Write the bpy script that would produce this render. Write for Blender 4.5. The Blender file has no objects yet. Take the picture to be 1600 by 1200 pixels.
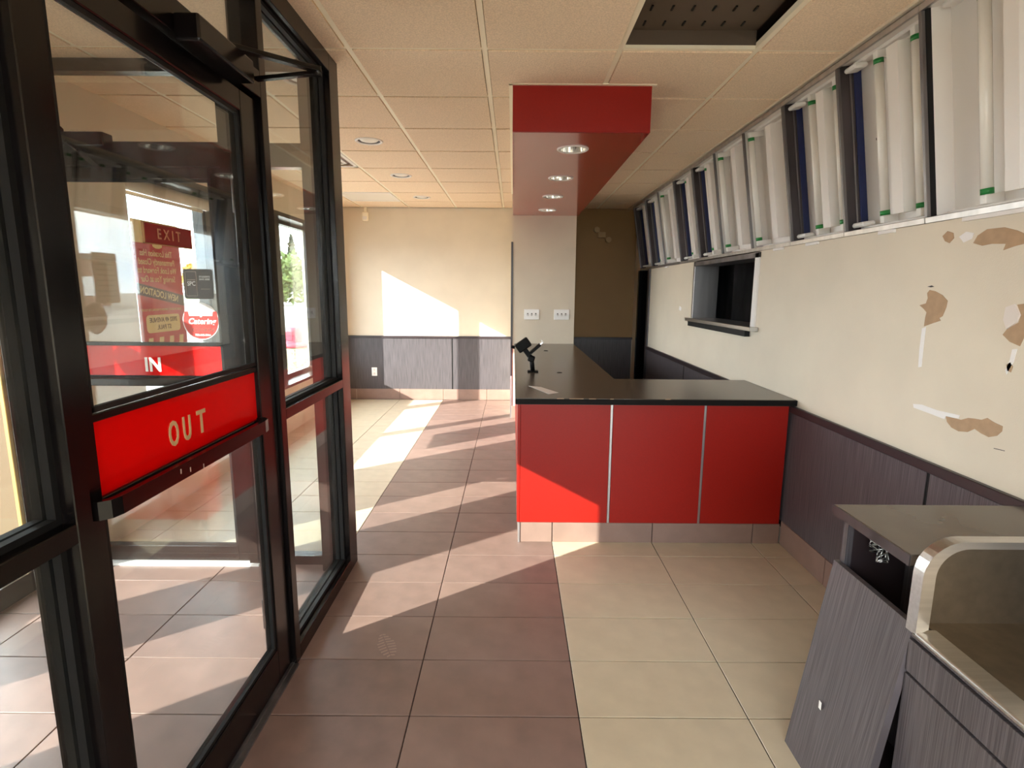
import bpy, bmesh, math, random
from mathutils import Vector, Matrix
random.seed(7)
SC = bpy.context.scene
COL = SC.collection

# ------------------------------------------------------------------ camera
def make_camera():
    f, yaw, pit, rol = 864.42, -.0012, .1659, -.0068
    cy, sy, cp, sp = math.cos(yaw), math.sin(yaw), math.cos(pit), math.sin(pit)
    fwd = Vector((sy*cp, cy*cp, -sp)); right = Vector((cy, -sy, 0)); down = fwd.cross(right)
    c, s = math.cos(rol), math.sin(rol)
    r2 = c*right + s*down; d2 = -s*right + c*down
    cam = bpy.data.cameras.new('camera'); o = bpy.data.objects.new('camera', cam); COL.objects.link(o)
    cam.sensor_width = 36; cam.lens = 36*f/1600; cam.clip_start = .02; cam.clip_end = 600
    M = Matrix((r2, -d2, -fwd)).transposed().to_4x4(); M.translation = (0, 0, 1.4722)
    o.matrix_world = M
    SC.camera = o
make_camera()

# ------------------------------------------------------------------ light
SKY = 7.2
SUN = 10.0
EXPO = 1.27
FILL = 0
w = bpy.data.worlds.new('sky'); SC.world = w; w.use_nodes = True
nt = w.node_tree; nt.nodes.clear()
def N(nt, t, **kw):
    n = nt.nodes.new(t)
    for k, v in kw.items(): setattr(n, k, v)
    return n
wo = N(nt, 'ShaderNodeOutputWorld'); bg = N(nt, 'ShaderNodeBackground'); tc = N(nt, 'ShaderNodeTexCoord')
mp = N(nt, 'ShaderNodeMapping'); mp.inputs['Scale'].default_value = (1, 1, 3.2)
no = N(nt, 'ShaderNodeTexNoise'); no.inputs['Scale'].default_value = 2.6; no.inputs['Detail'].default_value = 6
cr = N(nt, 'ShaderNodeValToRGB')
cr.color_ramp.elements[0].position = .38; cr.color_ramp.elements[0].color = (.62, .76, .93, 1)
cr.color_ramp.elements[1].position = .62; cr.color_ramp.elements[1].color = (1.0, .985, .95, 1)
nt.links.new(tc.outputs['Generated'], mp.inputs['Vector']); nt.links.new(mp.outputs['Vector'], no.inputs['Vector'])
nt.links.new(no.outputs['Fac'], cr.inputs['Fac']); nt.links.new(cr.outputs['Color'], bg.inputs['Color'])
bg.inputs['Strength'].default_value = SKY
nt.links.new(bg.outputs[0], wo.inputs[0])

sl = bpy.data.lights.new('sun', 'SUN'); sl.energy = SUN; sl.angle = math.radians(.53); sl.color = (1, .955, .88)
so = bpy.data.objects.new('sun', sl); COL.objects.link(so)
so.rotation_euler = Vector((1, .73, -.52)).to_track_quat('-Z', 'Y').to_euler()
so.location = (-20, -15, 12)

def portal(name, loc, rot, sx, sy):
    l = bpy.data.lights.new(name, 'AREA'); l.shape = 'RECTANGLE'; l.size = sx; l.size_y = sy
    l.cycles.is_portal = True
    o = bpy.data.objects.new(name, l); COL.objects.link(o); o.location = loc; o.rotation_euler = rot
PI = math.pi
portal('portal', (-2.62, 5.25, 1.33), (0, -PI/2, 0), 1.7, 3.6)
portal('portal', (-2.64, 1.74, 1.0), (0, -PI/2, 0), 1.9, 1.8)
portal('portal', (.35, -2.72, 1.3), (PI/2, 0, 0), 2.4, 2.2)
portal('portal', (-.97, -1.7, 1.3), (0, -PI/2, 0), 2.2, 1.5)

SC.view_settings.view_transform = 'Standard'; SC.view_settings.look = 'None'
SC.view_settings.gamma = 1; SC.view_settings.use_curve_mapping = False
SC.view_settings.exposure = EXPO
SC.cycles.max_bounces = 14; SC.cycles.diffuse_bounces = 7; SC.cycles.glossy_bounces = 6
SC.cycles.transparent_max_bounces = 24; SC.cycles.transmission_bounces = 8
SC.cycles.caustics_reflective = False; SC.cycles.caustics_refractive = False
SC.cycles.sample_clamp_indirect = 8

# ------------------------------------------------------------------ materials
def lin(c):
    return tuple((x/12.92 if x <= .04045 else ((x+.055)/1.055)**2.4) for x in (v/255 for v in c)) + (1,)
def mat(name, rgb, rough=.5, metal=0, spec=.5, noise=0, nscale=20, stretch=(1, 1, 1), bump=0, bscale=None, rgb2=None, lo=.35, hi=.65, trans=0, coat=0, detail=4):
    m = bpy.data.materials.new(name); m.use_nodes = True
    nt = m.node_tree; p = nt.nodes['Principled BSDF']
    p.inputs['Base Color'].default_value = lin(rgb); p.inputs['Roughness'].default_value = rough
    p.inputs['Metallic'].default_value = metal; p.inputs['Specular IOR Level'].default_value = spec
    if coat: p.inputs['Coat Weight'].default_value = coat; p.inputs['Coat Roughness'].default_value = .08
    if noise or rgb2 or bump:
        tc = N(nt, 'ShaderNodeTexCoord'); mp = N(nt, 'ShaderNodeMapping'); mp.inputs['Scale'].default_value = stretch
        nt.links.new(tc.outputs['Object'], mp.inputs['Vector'])
        t = N(nt, 'ShaderNodeTexNoise'); t.inputs['Scale'].default_value = nscale; t.inputs['Detail'].default_value = detail
        nt.links.new(mp.outputs['Vector'], t.inputs['Vector'])
        if noise or rgb2:
            r = N(nt, 'ShaderNodeValToRGB')
            if rgb2: a, b = lin(rgb), lin(rgb2)
            else:
                a = tuple(min(1, v*(1-noise)) for v in lin(rgb)[:3]) + (1,); b = tuple(min(1, v*(1+noise)) for v in lin(rgb)[:3]) + (1,)
            r.color_ramp.elements[0].color = a; r.color_ramp.elements[1].color = b
            r.color_ramp.elements[0].position = lo; r.color_ramp.elements[1].position = hi
            nt.links.new(t.outputs['Fac'], r.inputs['Fac']); nt.links.new(r.outputs['Color'], p.inputs['Base Color'])
        if bump:
            t2 = t
            if bscale:
                t2 = N(nt, 'ShaderNodeTexNoise'); t2.inputs['Scale'].default_value = bscale; nt.links.new(mp.outputs['Vector'], t2.inputs['Vector'])
            b = N(nt, 'ShaderNodeBump'); b.inputs['Strength'].default_value = bump; b.inputs['Distance'].default_value = .004
            nt.links.new(t2.outputs['Fac'], b.inputs['Height']); nt.links.new(b.outputs['Normal'], p.inputs['Normal'])
    if trans:
        tr = N(nt, 'ShaderNodeBsdfTranslucent'); tr.inputs['Color'].default_value = lin(rgb)
        mx = N(nt, 'ShaderNodeMixShader'); mx.inputs['Fac'].default_value = trans
        nt.links.new(p.outputs[0], mx.inputs[1]); nt.links.new(tr.outputs[0], mx.inputs[2])
        nt.links.new(mx.outputs[0], nt.nodes['Material Output'].inputs['Surface'])
    return m

def glass_mat(name, tint=(.95, .97, .96), f0=.045, dust=.012):
    m = bpy.data.materials.new(name); m.use_nodes = True
    nt = m.node_tree; nt.nodes.clear()
    out = N(nt, 'ShaderNodeOutputMaterial')
    tr = N(nt, 'ShaderNodeBsdfTransparent'); tr.inputs['Color'].default_value = tint + (1,)
    gl = N(nt, 'ShaderNodeBsdfGlossy'); gl.inputs['Roughness'].default_value = .0; gl.inputs['Color'].default_value = (1, 1, 1, 1)
    ge = N(nt, 'ShaderNodeNewGeometry')
    dt = N(nt, 'ShaderNodeVectorMath', operation='DOT_PRODUCT')
    nt.links.new(ge.outputs['Incoming'], dt.inputs[0]); nt.links.new(ge.outputs['Normal'], dt.inputs[1])
    ab = N(nt, 'ShaderNodeMath', operation='ABSOLUTE'); nt.links.new(dt.outputs['Value'], ab.inputs[0])
    s1 = N(nt, 'ShaderNodeMath', operation='SUBTRACT'); s1.inputs[0].default_value = 1; nt.links.new(ab.outputs[0], s1.inputs[1])
    pw = N(nt, 'ShaderNodeMath', operation='POWER'); pw.inputs[1].default_value = 5; nt.links.new(s1.outputs[0], pw.inputs[0])
    ml = N(nt, 'ShaderNodeMath', operation='MULTIPLY_ADD'); ml.inputs[1].default_value = 1-f0; ml.inputs[2].default_value = f0
    nt.links.new(pw.outputs[0], ml.inputs[0])
    mx = N(nt, 'ShaderNodeMixShader'); nt.links.new(ml.outputs[0], mx.inputs['Fac'])
    nt.links.new(tr.outputs[0], mx.inputs[1]); nt.links.new(gl.outputs[0], mx.inputs[2])
    df = N(nt, 'ShaderNodeBsdfDiffuse'); df.inputs['Color'].default_value = (.7, .68, .65, 1)
    m2 = N(nt, 'ShaderNodeMixShader')
    tc = N(nt, 'ShaderNodeTexCoord'); tn = N(nt, 'ShaderNodeTexNoise'); tn.inputs['Scale'].default_value = 6; tn.inputs['Detail'].default_value = 8
    nt.links.new(tc.outputs['Object'], tn.inputs['Vector'])
    mr = N(nt, 'ShaderNodeMapRange'); mr.inputs['From Min'].default_value = .4; mr.inputs['From Max'].default_value = .75
    mr.inputs['To Min'].default_value = dust*.4; mr.inputs['To Max'].default_value = dust*2.5
    nt.links.new(tn.outputs['Fac'], mr.inputs['Value']); nt.links.new(mr.outputs['Result'], m2.inputs['Fac'])
    nt.links.new(mx.outputs[0], m2.inputs[1]); nt.links.new(df.outputs[0], m2.inputs[2])
    nt.links.new(m2.outputs[0], out.inputs['Surface'])
    return m

M = {}
M['wall'] = mat('cream_paint', (220, 208, 188), .55, noise=.03, nscale=3, bump=.15, bscale=260)
M['ceil'] = mat('ceiling_tile_board', (240, 218, 192), .9, spec=.1, noise=.10, nscale=150, bump=.5, bscale=160, detail=3)
M['grid'] = mat('ceiling_grid_paint', (250, 240, 216), .45)
M['plenum'] = mat('plenum_board', (90, 76, 62), .9)
M['brown_tile'] = mat('brown_porcelain', (124, 101, 93), .42, noise=.10, nscale=9, bump=.05, bscale=90, detail=6)
M['brown_tile2'] = mat('brown_porcelain_pale', (130, 106, 97), .42, noise=.10, nscale=7, bump=.05, bscale=90, detail=6)
M['cream_tile'] = mat('cream_porcelain', (198, 184, 160), .38, noise=.05, nscale=9, bump=.04, bscale=90, detail=6)
M['base_tile'] = mat('kick_tile_porcelain', (138, 112, 101), .42, noise=.08, nscale=9, detail=6)
M['grout'] = mat('dark_grout', (58, 46, 42), .9, noise=.15, nscale=40)
M['black'] = mat('dark_bronze_aluminium', (11, 8, 8), .2, spec=.3, noise=.2, nscale=7)
M['blackm'] = mat('matt_black_gasket', (10, 9, 9), .6, spec=.3)
M['red'] = mat('red_laminate', (148, 22, 11), .42, spec=.3, noise=.06, nscale=220, bump=.12, bscale=320)
M['red_gloss'] = mat('red_satin_paint', (172, 44, 34), .2, spec=1.0, noise=.02, nscale=60, coat=.7)
M['red_vinyl'] = mat('red_translucent_vinyl', (226, 10, 8), .12, spec=.5, trans=.3)
M['wood'] = mat('grey_wood_laminate', (76, 71, 74), .4, noise=.38, nscale=16, stretch=(22, 22, .28), detail=2)
M['wood_y'] = mat('grey_wood_laminate_side', (84, 77, 80), .4, noise=.38, nscale=16, stretch=(.2, 22, .28), detail=2)
M['jamb_tan'] = mat('tan_jamb_board', (84, 64, 37), .7)
M['brown_plastic'] = mat('tan_plastic', (176, 146, 100), .5)
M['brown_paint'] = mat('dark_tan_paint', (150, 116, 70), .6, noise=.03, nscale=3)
M['capdark'] = mat('dark_cap_rail', (48, 38, 40), .35)
M['counter'] = mat('black_counter_laminate', (88, 78, 69), .24, spec=.55, noise=.08, nscale=5, detail=3)
M['edge'] = mat('counter_edge_band', (18, 15, 14), .6, spec=.12)
M['alu'] = mat('brushed_aluminium', (190, 186, 184), .35, metal=.9, noise=.1, nscale=20, stretch=(1, 1, .1))
M['alud'] = mat('dull_aluminium', (120, 116, 116), .4, metal=.8, noise=.3, nscale=9, stretch=(1, 1, .2))
M['steel'] = mat('stainless_steel', (204, 202, 200), .28, metal=1, noise=.06, nscale=18, stretch=(.2, 6, 6), detail=5)
M['steelb'] = mat('brushed_stainless_wall', (128, 117, 103), .36, metal=1, noise=.08, nscale=30, detail=6)
M['white'] = mat('white_enamel', (236, 232, 228), .4)
M['whitem'] = mat('white_plastic', (240, 238, 234), .35)
M['tube'] = mat('fluorescent_tube_glass', (246, 244, 238), .2)
M['green'] = mat('green_tube_end', (30, 130, 60), .4)
M['tin'] = mat('steel_tube_cap', (200, 200, 200), .3, metal=1)
M['navy'] = mat('navy_film', (22, 36, 86), .3)
M['dark_metal'] = mat('dark_galvanised', (74, 68, 70), .35, metal=.6, noise=.4, nscale=6, stretch=(1, 1, .3))
M['paperw'] = mat('white_paper', (226, 216, 208), .8)
M['ink'] = mat('ink', (70, 62, 62), .8)
M['lettering'] = mat('pale_letter_vinyl', (232, 224, 212), .6)
M['letter_tan'] = mat('tan_letter_paint', (196, 160, 118), .5)
M['exit_letter'] = mat('dull_tan_letters', (168, 122, 92), .5)
M['exit_red'] = mat('dark_red_sign_plastic', (120, 16, 14), .3)
M['poster_red'] = mat('poster_red_print', (196, 46, 46), .6, trans=.12)
M['poster_tan'] = mat('poster_tan_print', (240, 214, 150), .6)
M['poster_dark'] = mat('poster_brown_print', (84, 50, 40), .6)
M['sticker_black'] = mat('black_sticker_vinyl', (30, 28, 30), .4)
M['sticker_white'] = mat('white_sticker_vinyl', (244, 240, 238), .5)
M['sticker_red'] = mat('red_sticker_vinyl', (224, 40, 36), .5, trans=.3)
M['sticker_brown'] = mat('brown_sticker_back', (150, 112, 74), .7)
M['kraft'] = mat('torn_drywall_paper', (178, 148, 118), .9, noise=.06, nscale=30)
M['spackle'] = mat('white_filler', (238, 234, 232), .9)
M['blind'] = mat('blind_fabric', (206, 190, 170), .8)
M['yellow_wood'] = mat('varnished_timber', (160, 124, 62), .5, noise=.1, nscale=8, stretch=(6, 6, .4))
M['kitchen'] = mat('dark_kitchen_paint', (52, 48, 48), .6)
M['black_plastic'] = mat('black_plastic', (12, 11, 11), .55, spec=.15)
M['glass'] = glass_mat('window_glass')
M['chrome'] = mat('bright_reflector', (235, 232, 226), .12, metal=1)
M['lens'] = mat('frosted_lamp_glass', (236, 230, 220), .3)
M['asphalt'] = mat('weathered_concrete_paving', (128, 124, 118), .9, noise=.12, nscale=.6, detail=8)
M['grass'] = mat('dry_grass', (120, 128, 80), .95, noise=.2, nscale=3)
M['pebble'] = mat('pebble_concrete', (178, 164, 140), .9, rgb2=(92, 78, 62), nscale=45, lo=.5, hi=.62, bump=.6)
M['pink'] = mat('faded_pink_plastic', (186, 60, 78), .5)
M['leaf_g'] = mat('green_leaves', (84, 100, 44), .7, noise=.3, nscale=1.2)
M['leaf_y'] = mat('yellow_leaves', (170, 130, 40), .7, noise=.25, nscale=1.2)
M['leaf_d'] = mat('spruce_needles', (44, 60, 48), .8, noise=.3, nscale=2)
M['bark'] = mat('bark', (92, 76, 62), .9, noise=.2, nscale=8)
M['brick'] = mat('brown_stucco', (128, 92, 78), .9, noise=.08, nscale=2)
M['galv'] = mat('galvanised_post', (168, 168, 170), .5, metal=.4)
M['stop_red'] = mat('stop_sign_red', (196, 30, 40), .5)
M['dust'] = mat('floor_dust', (158, 134, 124), .9)
M['smear'] = mat('dusty_smear', (176, 156, 146), .8)

# ------------------------------------------------------------------ helpers
def add_box(bm, x0, x1, y0, y1, z0, z1, bevel=0, seg=1):
    vs = [bm.verts.new((x, y, z)) for x in (x0, x1) for y in (y0, y1) for z in (z0, z1)]
    F = [(0, 1, 3, 2), (4, 6, 7, 5), (0, 4, 5, 1), (2, 3, 7, 6), (0, 2, 6, 4), (1, 5, 7, 3)]
    fs = [bm.faces.new([vs[i] for i in f]) for f in F]
    if bevel:
        es = {e for f in fs for e in f.edges}
        bmesh.ops.bevel(bm, geom=list(es), offset=bevel, segments=seg, affect='EDGES', profile=.5)
def BX(*boxes, bevel=0, seg=1):
    bm = bmesh.new()
    for b in boxes: add_box(bm, *b, bevel=bevel, seg=seg)
    return bm
def add_tube(bm, p, q, r, n=12, r2=None, cap=True):
    p, q = Vector(p), Vector(q); d = (q-p).normalized()
    a = d.orthogonal().normalized(); b = d.cross(a); r2 = r if r2 is None else r2
    A = [bm.verts.new(p + r*(math.cos(t)*a + math.sin(t)*b)) for t in (2*PI*i/n for i in range(n))]
    B = [bm.verts.new(q + r2*(math.cos(t)*a + math.sin(t)*b)) for t in (2*PI*i/n for i in range(n))]
    for i in range(n):
        f = bm.faces.new((A[i], A[(i+1) % n], B[(i+1) % n], B[i])); f.smooth = True
    if cap: bm.faces.new(A[::-1]); bm.faces.new(B)
def TB(*tubes, n=12):
    bm = bmesh.new()
    for t in tubes: add_tube(bm, *t, n=n)
    return bm
def add_lathe(bm, prof, c, n=24, cap0=False, cap1=False, smooth=True):
    rings = []
    for r, z in prof: rings.append([bm.verts.new((c[0]+r*math.cos(2*PI*i/n), c[1]+r*math.sin(2*PI*i/n), c[2]+z)) for i in range(n)])
    for A, B in zip(rings, rings[1:]):
        for i in range(n):
            f = bm.faces.new((A[i], A[(i+1) % n], B[(i+1) % n], B[i])); f.smooth = smooth
    if cap0: bm.faces.new(rings[0][::-1])
    if cap1: bm.faces.new(rings[-1])
def LT(prof, c, n=24, cap0=False, cap1=False):
    bm = bmesh.new(); add_lathe(bm, prof, c, n, cap0, cap1); return bm
def add_prism(bm, pts, vec):
    vec = Vector(vec); A = [bm.verts.new(p) for p in pts]; B = [bm.verts.new(Vector(p)+vec) for p in pts]
    n = len(A); bm.faces.new(A); bm.faces.new(B[::-1])
    for i in range(n): bm.faces.new((A[i], B[i], B[(i+1) % n], A[(i+1) % n]))
def PR(pts, vec):
    bm = bmesh.new(); add_prism(bm, pts, vec); return bm

def plate_hole(bm, x0, x1, y0, y1, cx, cy, r, z0, z1, n=32):
    an = [2*PI*i/n for i in range(n)] + [math.atan2(y-cy, x-cx) % (2*PI) for x in (x0, x1) for y in (y0, y1)]
    an = sorted(set(round(a, 6) for a in an)); L = []
    for a in an:
        c, s = math.cos(a), math.sin(a)
        t = min([((x1-cx)/c if c > 0 else (x0-cx)/c) if abs(c) > 1e-9 else 1e9, ((y1-cy)/s if s > 0 else (y0-cy)/s) if abs(s) > 1e-9 else 1e9])
        L.append([bm.verts.new(p) for p in ((cx+r*c, cy+r*s, z0), (cx+t*c, cy+t*s, z0), (cx+t*c, cy+t*s, z1), (cx+r*c, cy+r*s, z1))])
    for A, B in zip(L, L[1:]+L[:1]):
        for q in range(4): bm.faces.new((A[q], A[(q+1) % 4], B[(q+1) % 4], B[q]))
def root_loc(o): return Vector(o['_at']) if '_at' in o else Vector((0, 0, 0))
def mk(name, bm, m, parent=None, label=None, cat=None, group=None, kind=None, at=(0, 0, 0), xf=None, smooth=False):
    if isinstance(bm, bpy.types.Mesh): me = bm
    else:
        if xf: bmesh.ops.transform(bm, matrix=xf, verts=bm.verts)
        bmesh.ops.recalc_face_normals(bm, faces=bm.faces)
        me = bpy.data.meshes.new(name); bm.to_mesh(me); bm.free()
        for mm in (m if isinstance(m, (list, tuple)) else [m]): me.materials.append(M[mm])
    if smooth:
        for p in me.polygons: p.use_smooth = True
    o = bpy.data.objects.new(name, me); COL.objects.link(o)
    tag(o, label, cat, group, kind)
    if parent is not None:
        o.parent = parent
        o.matrix_parent_inverse = Matrix.Translation(-WL[parent.name])
        WL[o.name] = Vector((0, 0, 0)) if False else WL[parent.name]*0
        # the part's own frame is the world frame
    else: WL[o.name] = Vector((0, 0, 0))
    return o
WL = {}
def tag(o, label=None, cat=None, group=None, kind=None):
    if label: o['label'] = label
    if cat: o['category'] = cat
    if group: o['group'] = group
    if kind: o['kind'] = kind
def thing(name, label, cat, at, group=None, kind=None):
    o = bpy.data.objects.new(name, None); COL.objects.link(o); o.empty_display_size = .1
    o.location = at; WL[o.name] = Vector(at); tag(o, label, cat, group, kind); return o
def kids(o): return [c for c in list(o.children)]
def dup(o, delta, label, parent=None):
    c = o.copy(); COL.objects.link(c)
    WL[c.name] = WL[o.name]
    if parent is not None: c.parent = parent
    else:
        c.location = Vector(o.location) + Vector(delta)
        if label: c['label'] = label
    for ch in kids(o): dup(ch, None, None, c)
    return c

def text(name, s, size, loc, face, m, parent=None, ext=.001, bold=0, spacing=1, align='CENTER', shear=0, sx=1, label=None):
    """face: 'X' reads facing +X, '-X' faces -X, '-Y' faces -Y"""
    cu = bpy.data.curves.new(name, 'FONT'); cu.body = s; cu.size = size; cu.extrude = ext; cu.align_x = align; cu.align_y = 'CENTER'
    cu.offset = bold; cu.space_character = spacing; cu.shear = shear; cu.resolution_u = 3
    t = bpy.data.objects.new(name+'_src', cu); COL.objects.link(t)
    dg = bpy.context.evaluated_depsgraph_get()
    me = bpy.data.meshes.new_from_object(t.evaluated_get(dg))
    bpy.data.objects.remove(t)
    R = {'X': Matrix(((0, 0, 1), (1, 0, 0), (0, 1, 0))), '-X': Matrix(((0, 0, -1), (-1, 0, 0), (0, 1, 0))), '-Y': Matrix(((1, 0, 0), (0, 0, -1), (0, 1, 0)))}[face].to_4x4()
    if isinstance(loc, Matrix): X = loc
    else: X = Matrix.Translation(loc) @ R @ Matrix.Diagonal((sx, 1, 1, 1))
    me.transform(X); me.materials.clear(); me.materials.append(M[m]); me.name = name
    return mk(name, me, m, parent, label=label)

# ------------------------------------------------------------------ shell
CE = 2.538           # ceiling height
XF = -.85            # face of the storefront
YB = 7.46            # back wall
XW = 1.605           # right wall
# ground outside
mk('ground', BX((-200, 200, -200, 260, -.5, -.16)), 'asphalt', kind='structure', label='pale weathered concrete parking lot outside the windows', cat='ground')

floor = mk('floor', BX((-2.62, 1.75, .1, 7.7, -.14, -.004), (-.95, 1.75, -2.6, .1, -.14, -.004)), 'grout', kind='structure', label='tiled floor in brown and cream porcelain', cat='floor')
TW, TL, TX, TY = .5946, .3006, .2406, 2.9248
tile_me = {}
g = .0022
def tile_mesh(mname):
    if mname not in tile_me:
        bm = bmesh.new(); add_box(bm, g, TW-g, g, TL-g, -.008, 0, bevel=.0012)
        me = bpy.data.meshes.new('tile'); bmesh.ops.recalc_face_normals(bm, faces=bm.faces); bm.to_mesh(me); bm.free(); me.materials.append(M[mname]); tile_me[mname] = me
    return tile_me[mname]
cut = bmesh.new(); cutc = bmesh.new(); behind = bmesh.new(); behindc = bmesh.new()
ix0, ix1 = -5, 2
for i in range(ix0, ix1+1):
    for j in range(-19, 16):
        x0, y0 = TX+TW*i, TY+TL*j
        x1, y1 = x0+TW, y0+TL
        cx, cy = (x0+x1)/2, (y0+y1)/2
        cream = (i >= 0) or (cx < -.95 and cy > 2.84)
        if x1 < -2.55 or x0 > 1.6 or y1 > 7.62 or (y1 < .3 and x1 < -.3): continue
        if y1 > 7.47 or x0 < -2.56 or x1 > 1.61:
            a, b, c, d = max(x0, -2.55), min(x1, 1.6), y0, min(y1, 7.455)
            if b-a < .02 or d-c < .02: continue
            if y1 < .6: continue
            mk('tile', BX((a+g, b-g, c+g, d-g, -.008, 0), bevel=.0012), 'cream_tile' if cream else 'brown_tile', floor)
            continue
        if y1 < .6:
            add_box(behindc if cream else behind, x0+g, x1-g, y0+g, y1-g, -.008, 0); continue
        mn = 'cream_tile' if cream else random.choice(['brown_tile', 'brown_tile2'])
        t = mk('tile', tile_mesh(mn), mn, floor)
        t.matrix_basis = Matrix.Translation((x0, y0, 0))
mk('tile_run', behind, 'brown_tile', floor, kind='stuff'); mk('tile_run', behindc, 'cream_tile', floor, kind='stuff')
cut.free(); cutc.free()

# ceiling: plenum slab, boards, grid bars
ceil = mk('ceiling', BX((-2.62, 2.0, .0, 7.7, CE+.16, CE+.24), (-.95, 2.0, -2.7, .0, CE+.16, CE+.24)), 'plenum', kind='structure', label='suspended ceiling of square tan boards', cat='ceiling')
GS, GX, GY = .6096, -1.3561, 2.6894
ct = bpy.data.meshes.new('ceiling_tile'); bm = bmesh.new(); add_box(bm, .015, GS-.015, .015, GS-.015, -.005, .012)
bm.to_mesh(ct); bm.free(); ct.materials.append(M['ceil'])
fixtures = {(-1, 3), (-1, 6)}
holes = {(0, int((y-GY)//GS)): (x, y) for x, y in ((-1.05, 4.23), (-1.06, 5.44), (-1.064, 6.65), (-1.09, 3.05))}
bmr = bmesh.new()
y1c = lambda y: y+GS < .2
for i in range(-2, 6):
    for j in range(-9, 9):
        x0, y0 = GX+GS*i, GY+GS*j
        if (i, j) in fixtures or (i, j) == (3, -1): continue
        a, b, c, d = max(x0+.015, -2.33), min(x0+GS-.015, 1.85), max(y0+.015, -2.55), min(y0+GS-.015, YB)
        if b-a < .02 or d-c < .02: continue
        if (i, j) in holes:
            hb = bmesh.new(); plate_hole(hb, a, b, c, d, holes[i, j][0], holes[i, j][1], .09, CE-.001, CE+.016); mk('ceiling_tile', hb, 'ceil', ceil); continue
        if y1c(y0) and b < -.9: continue
        if y0 < 1.2: add_box(bmr, a, b, c, d, CE-.001, CE+.016); continue
        if a > x0+.02 or b < x0+GS-.02 or c > y0+.02 or d < y0+GS-.02:
            mk('ceiling_tile', BX((a, b, c, d, CE-.001, CE+.016)), 'ceil', ceil)
        else:
            t = mk('ceiling_tile', ct, 'ceil', ceil); t.matrix_basis = Matrix.Translation((x0, y0, CE+.004))
mk('ceiling_board_run', bmr, 'ceil', ceil, kind='stuff')
for i in range(-1, 6):
    x = GX+GS*i
    mk('grid_bar', BX((x-.012, x+.012, -2.55 if x > -.9 else .1, YB, CE+.005, CE+.03)), 'grid', ceil)
for j in range(-8, 9):
    y = GY+GS*j
    if y > YB: continue
    mk('grid_bar', BX((-2.33 if y > .1 else -.9, 1.85, y-.012, y+.012, CE+.0055, CE+.028)), 'grid', ceil)
mk('grid_bar', BX((-2.33, 1.6, YB-.02, YB, CE-.001, CE+.03)), 'grid', ceil)

# walls
wb = mk('wall_back', BX((-2.75, 2.0, YB, YB+.2, -.1, CE+.2)), 'wall', kind='structure', label='cream back wall with a sunlit patch', cat='wall')
# grey wainscot on the back wall
def xpanels(parent, xs, y, z0, z1, gap=.008):
    for a, b in zip(xs, xs[1:]):
        mk('wainscot_panel', BX((a+gap, b-gap, y-.008, y-.0005, z0, z1), bevel=.001), 'wood', parent)
mk('wainscot_back', BX((-2.33, -.02, YB-.004, YB-.0002, .14, .85)), 'blackm', wb)
xpanels(wb, [-2.33, -.82, -.02], YB, .146, .842)
xpanels(wb, [.72, 1.605], YB, .146, .842)
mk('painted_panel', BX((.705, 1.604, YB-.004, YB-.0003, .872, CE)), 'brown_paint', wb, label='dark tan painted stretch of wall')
mk('cap_rail', BX((-2.33, -.02, YB-.022, YB-.0005, .842, .872), bevel=.003), 'capdark', wb)
mk('cap_rail', BX((.72, 1.605, YB-.022, YB-.0005, .842, .872), bevel=.003), 'capdark', wb)
def FL(u, v, z=0):
    m = SC.camera.matrix_world; d = m.to_3x3() @ Vector(((u-800)/864.42, -(v-600)/864.42, -1)); o = m.translation
    return o + d*((z-o.z)/d.z)
c0 = FL(604, 1008)
for q in range(9):
    t = (q-4)/4; hw = .036*math.sqrt(1-.8*t*t)*(1 if q < 6 else .8); yy = .075*t
    ax = Vector((math.cos(.45), math.sin(.45), 0)); up = Vector((-math.sin(.45), math.cos(.45), 0))
    for a0, a1 in ((-1, -.12), (.08, 1)):
        P = [c0+ax*hw*a0+up*(yy-.006*abs(a0)), c0+ax*hw*a1+up*(yy-.006*abs(a1)), c0+ax*hw*a1+up*(yy+.009-.006*abs(a1)), c0+ax*hw*a0+up*(yy+.009-.006*abs(a0))]
        mk('footprint_mark', PR([(p.x, p.y, .0002) for p in P], (0, 0, .0003)), 'dust', floor)
bb = thing('baseboard_back', 'brown porcelain kick tiles along the back wall', 'baseboard', (-1.1, YB, 0), kind='structure')
xs = [-2.33] + [TX+TW*k for k in range(-4, 0)] + [-.02]
for a, b in zip(xs, xs[1:]): mk('tile', BX((a+.0025, b-.0025, YB-.011, YB-.0005, 0, .146), bevel=.0015), 'base_tile', bb)

# right wall: lower wall with pass-through and doorway, set back behind the light boxes
ZL = 1.742
rw = mk('wall_right', BX(
    (XW, XW+.2, -2.6, 3.70, -.1, ZL), (XW, XW+.2, 3.70, 5.0, -.1, 1.235), (XW, XW+.2, 5.0, 6.62, -.1, ZL),
    (XW, XW+.2, 7.2, 7.6, -.1, ZL), (1.80, 2.0, -2.6, 7.6, ZL-.0, CE+.2), (XW, 1.80, 7.16, 7.46, ZL, CE+.02), (XW, 1.80, -2.6, 1.2, ZL, CE+.02)), 'wall', kind='structure',
    label='cream right wall with torn paint and filler smears', cat='wall')
def ypanels(parent, ys, x, z0, z1, gap=.008):
    for a, b in zip(ys, ys[1:]):
        mk('wainscot_panel', BX((x-.008, x-.0005, a+gap, b-gap, z0, z1), bevel=.001), 'wood_y', parent)
mk('panel_joint', BX((XW-.004, XW-.0002, -2.4, 6.6, .1, .82)), 'blackm', rw)
ypanels(rw, [-.4, 2.04, 5.13, 6.6], XW, .14, .80)
mk('cap_rail', BX((XW-.022, XW-.0005, -.4, 6.61, .80, .84), bevel=.003), 'capdark', rw)
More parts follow.
